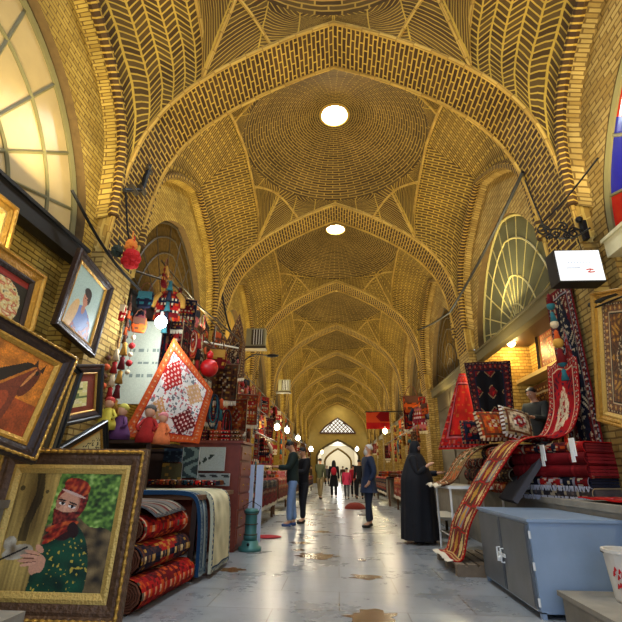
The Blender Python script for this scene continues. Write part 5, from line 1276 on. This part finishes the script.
# cables
def cable(label, pts, r=.012): b = MB(); b.tube(pts, r, 5); return tag(b.obj('cable', M['iron']), label, 'cable')
def sag(a, c_, s, n=8): a = Vector(a); c_ = Vector(c_); return [a+(c_-a)*(i/n)-Vector((0,0,s*math.sin(PI*i/n))) for i in range(n+1)]
cable('black cable sagging from the big left window down to the wool balls', sag(AX(72,190,-3.1), AY(140,290,5.6), .12), .02)
cable('black cable looping down behind the wool balls', sag(AX(126,192,-3.0), AY(137,252,5.4), .25), .015)
cable('long black cable sweeping down the right vault foot', sag(AX(523,172,2.95), AX(450,312,3.0), .1)+sag(AX(450,312,3.0), AX(418,330,3.0), .05)[1:], .03)
cable('thin cable along the right pier above the scroll bracket', sag(AX(525,180,2.98), AX(548,235,2.98), .05)+sag(AX(548,235,2.98), AX(590,228,3.0), .1)[1:])
cable('thin slanting cable crossing the right pier', sag(AX(598,158,3.0), AX(540,225,2.98), .04))
cable('dark cable dangling in the left recess before the air conditioner', sag(AX(222,292,-3.0), AY(238,340,10), .3), .025)
# brown wet stains on the paving
stn = plain('damp_brown_stain', srgb(96,66,34), .25, var=.4, scale=9)
sr = random.Random(5)
for i, (px, py, s) in enumerate(((300,543,.12),(318,556,.2),(312,525,.1),(322,532,.14),(366,577,.12),(373,617,.16),(309,538,.1),(298,550,.07),(232,570,.1),(362,560,.05))):
    r = ray(px, py); r *= -1.1/r.z; b = MB(); n = 22; P = []
    for k_ in range(n):
        a = 2*PI*k_/n; rr = s*(1+.35*sr.uniform(-1,1)); P.append((r.x+rr*1.3*math.cos(a), r.y+rr*math.sin(a)*1.1, .0035))
    b.v += P; b.face(range(n)); b.v += [(x, y, .0) for x, y, z in P]
    for k_ in range(n): b.face((k_, (k_+1) % n, n+(k_+1) % n, n+k_)[::-1])
    tag(b.obj('floor_stain', stn), '%s brown damp stain on the paving' % ['small','long','thin','broad','lone','nearest','narrow','tiny','leftmost','faint'][i], 'stain')
# ------------------------------------------------------------------ light, world, camera
def lamp(kind, loc, power, col, size=.3, rot=(0,0,0), name='lamp', spread=None):
    l = bpy.data.lights.new(name, kind); l.energy = power; l.color = col
    if kind == 'AREA': l.shape = 'DISK'; l.size = size
    elif kind == 'POINT': l.shadow_soft_size = size
    if spread and kind == 'AREA': l.spread = spread
    o = bpy.data.objects.new(name, l); C.objects.link(o); o.location = loc; o.rotation_euler = rot; return o
WARM = (1, .86, .50); DAY = (.80, .90, 1.0)
for k in range(0, 10):
    lamp('AREA', (0, bayc(k), 9.38), 270 if k < 2 else 130, DAY, .55, name='skylight')
for k in range(0, 9):
    for sx in (-1, 1):
        lamp('AREA', (sx*2.95, bayc(k)+(.8 if k == 0 else 0), 3.95), (90 if k < 2 else 62), WARM, .6, (R(180), R(sx*-28), 0), name='added_uplight')  # unseen floods added above the beams to warm the vault from below
        lamp('POINT', (sx*3.0, bayc(k), 3.1), 60, WARM, .12, name='shop_bulb')
for yy in (53.5, 58, 63): lamp('POINT', (0, yy, 3.9), 170, (1,.97,.92), .3, name='passage_lamp')
w = bpy.data.worlds.new('World'); bpy.context.scene.world = w; w.use_nodes = True
w.node_tree.nodes['Background'].inputs[0].default_value = (.62, .74, 1, 1); w.node_tree.nodes['Background'].inputs[1].default_value = 1.6
cam = bpy.data.cameras.new('Camera'); co = bpy.data.objects.new('Camera', cam); C.objects.link(co)
cam.sensor_fit = 'HORIZONTAL'; cam.sensor_width = 36; cam.lens = 430/622*36; cam.clip_start = .05; cam.clip_end = 300
co.location = (0, 0, 1.1); co.matrix_world = Matrix.Translation((0, 0, 1.1)) @ Matrix.Rotation(math.atan(.0632), 4, 'Z') @ Matrix.Rotation(R(110.6), 4, 'X') @ Matrix.Rotation(R(.7), 4, 'Z')
sc = bpy.context.scene; sc.camera = co
sc.view_settings.view_transform = 'Standard'; sc.view_settings.look = 'None'; sc.view_settings.exposure = .15; sc.view_settings.gamma = 1
sc.view_settings.use_curve_mapping = False
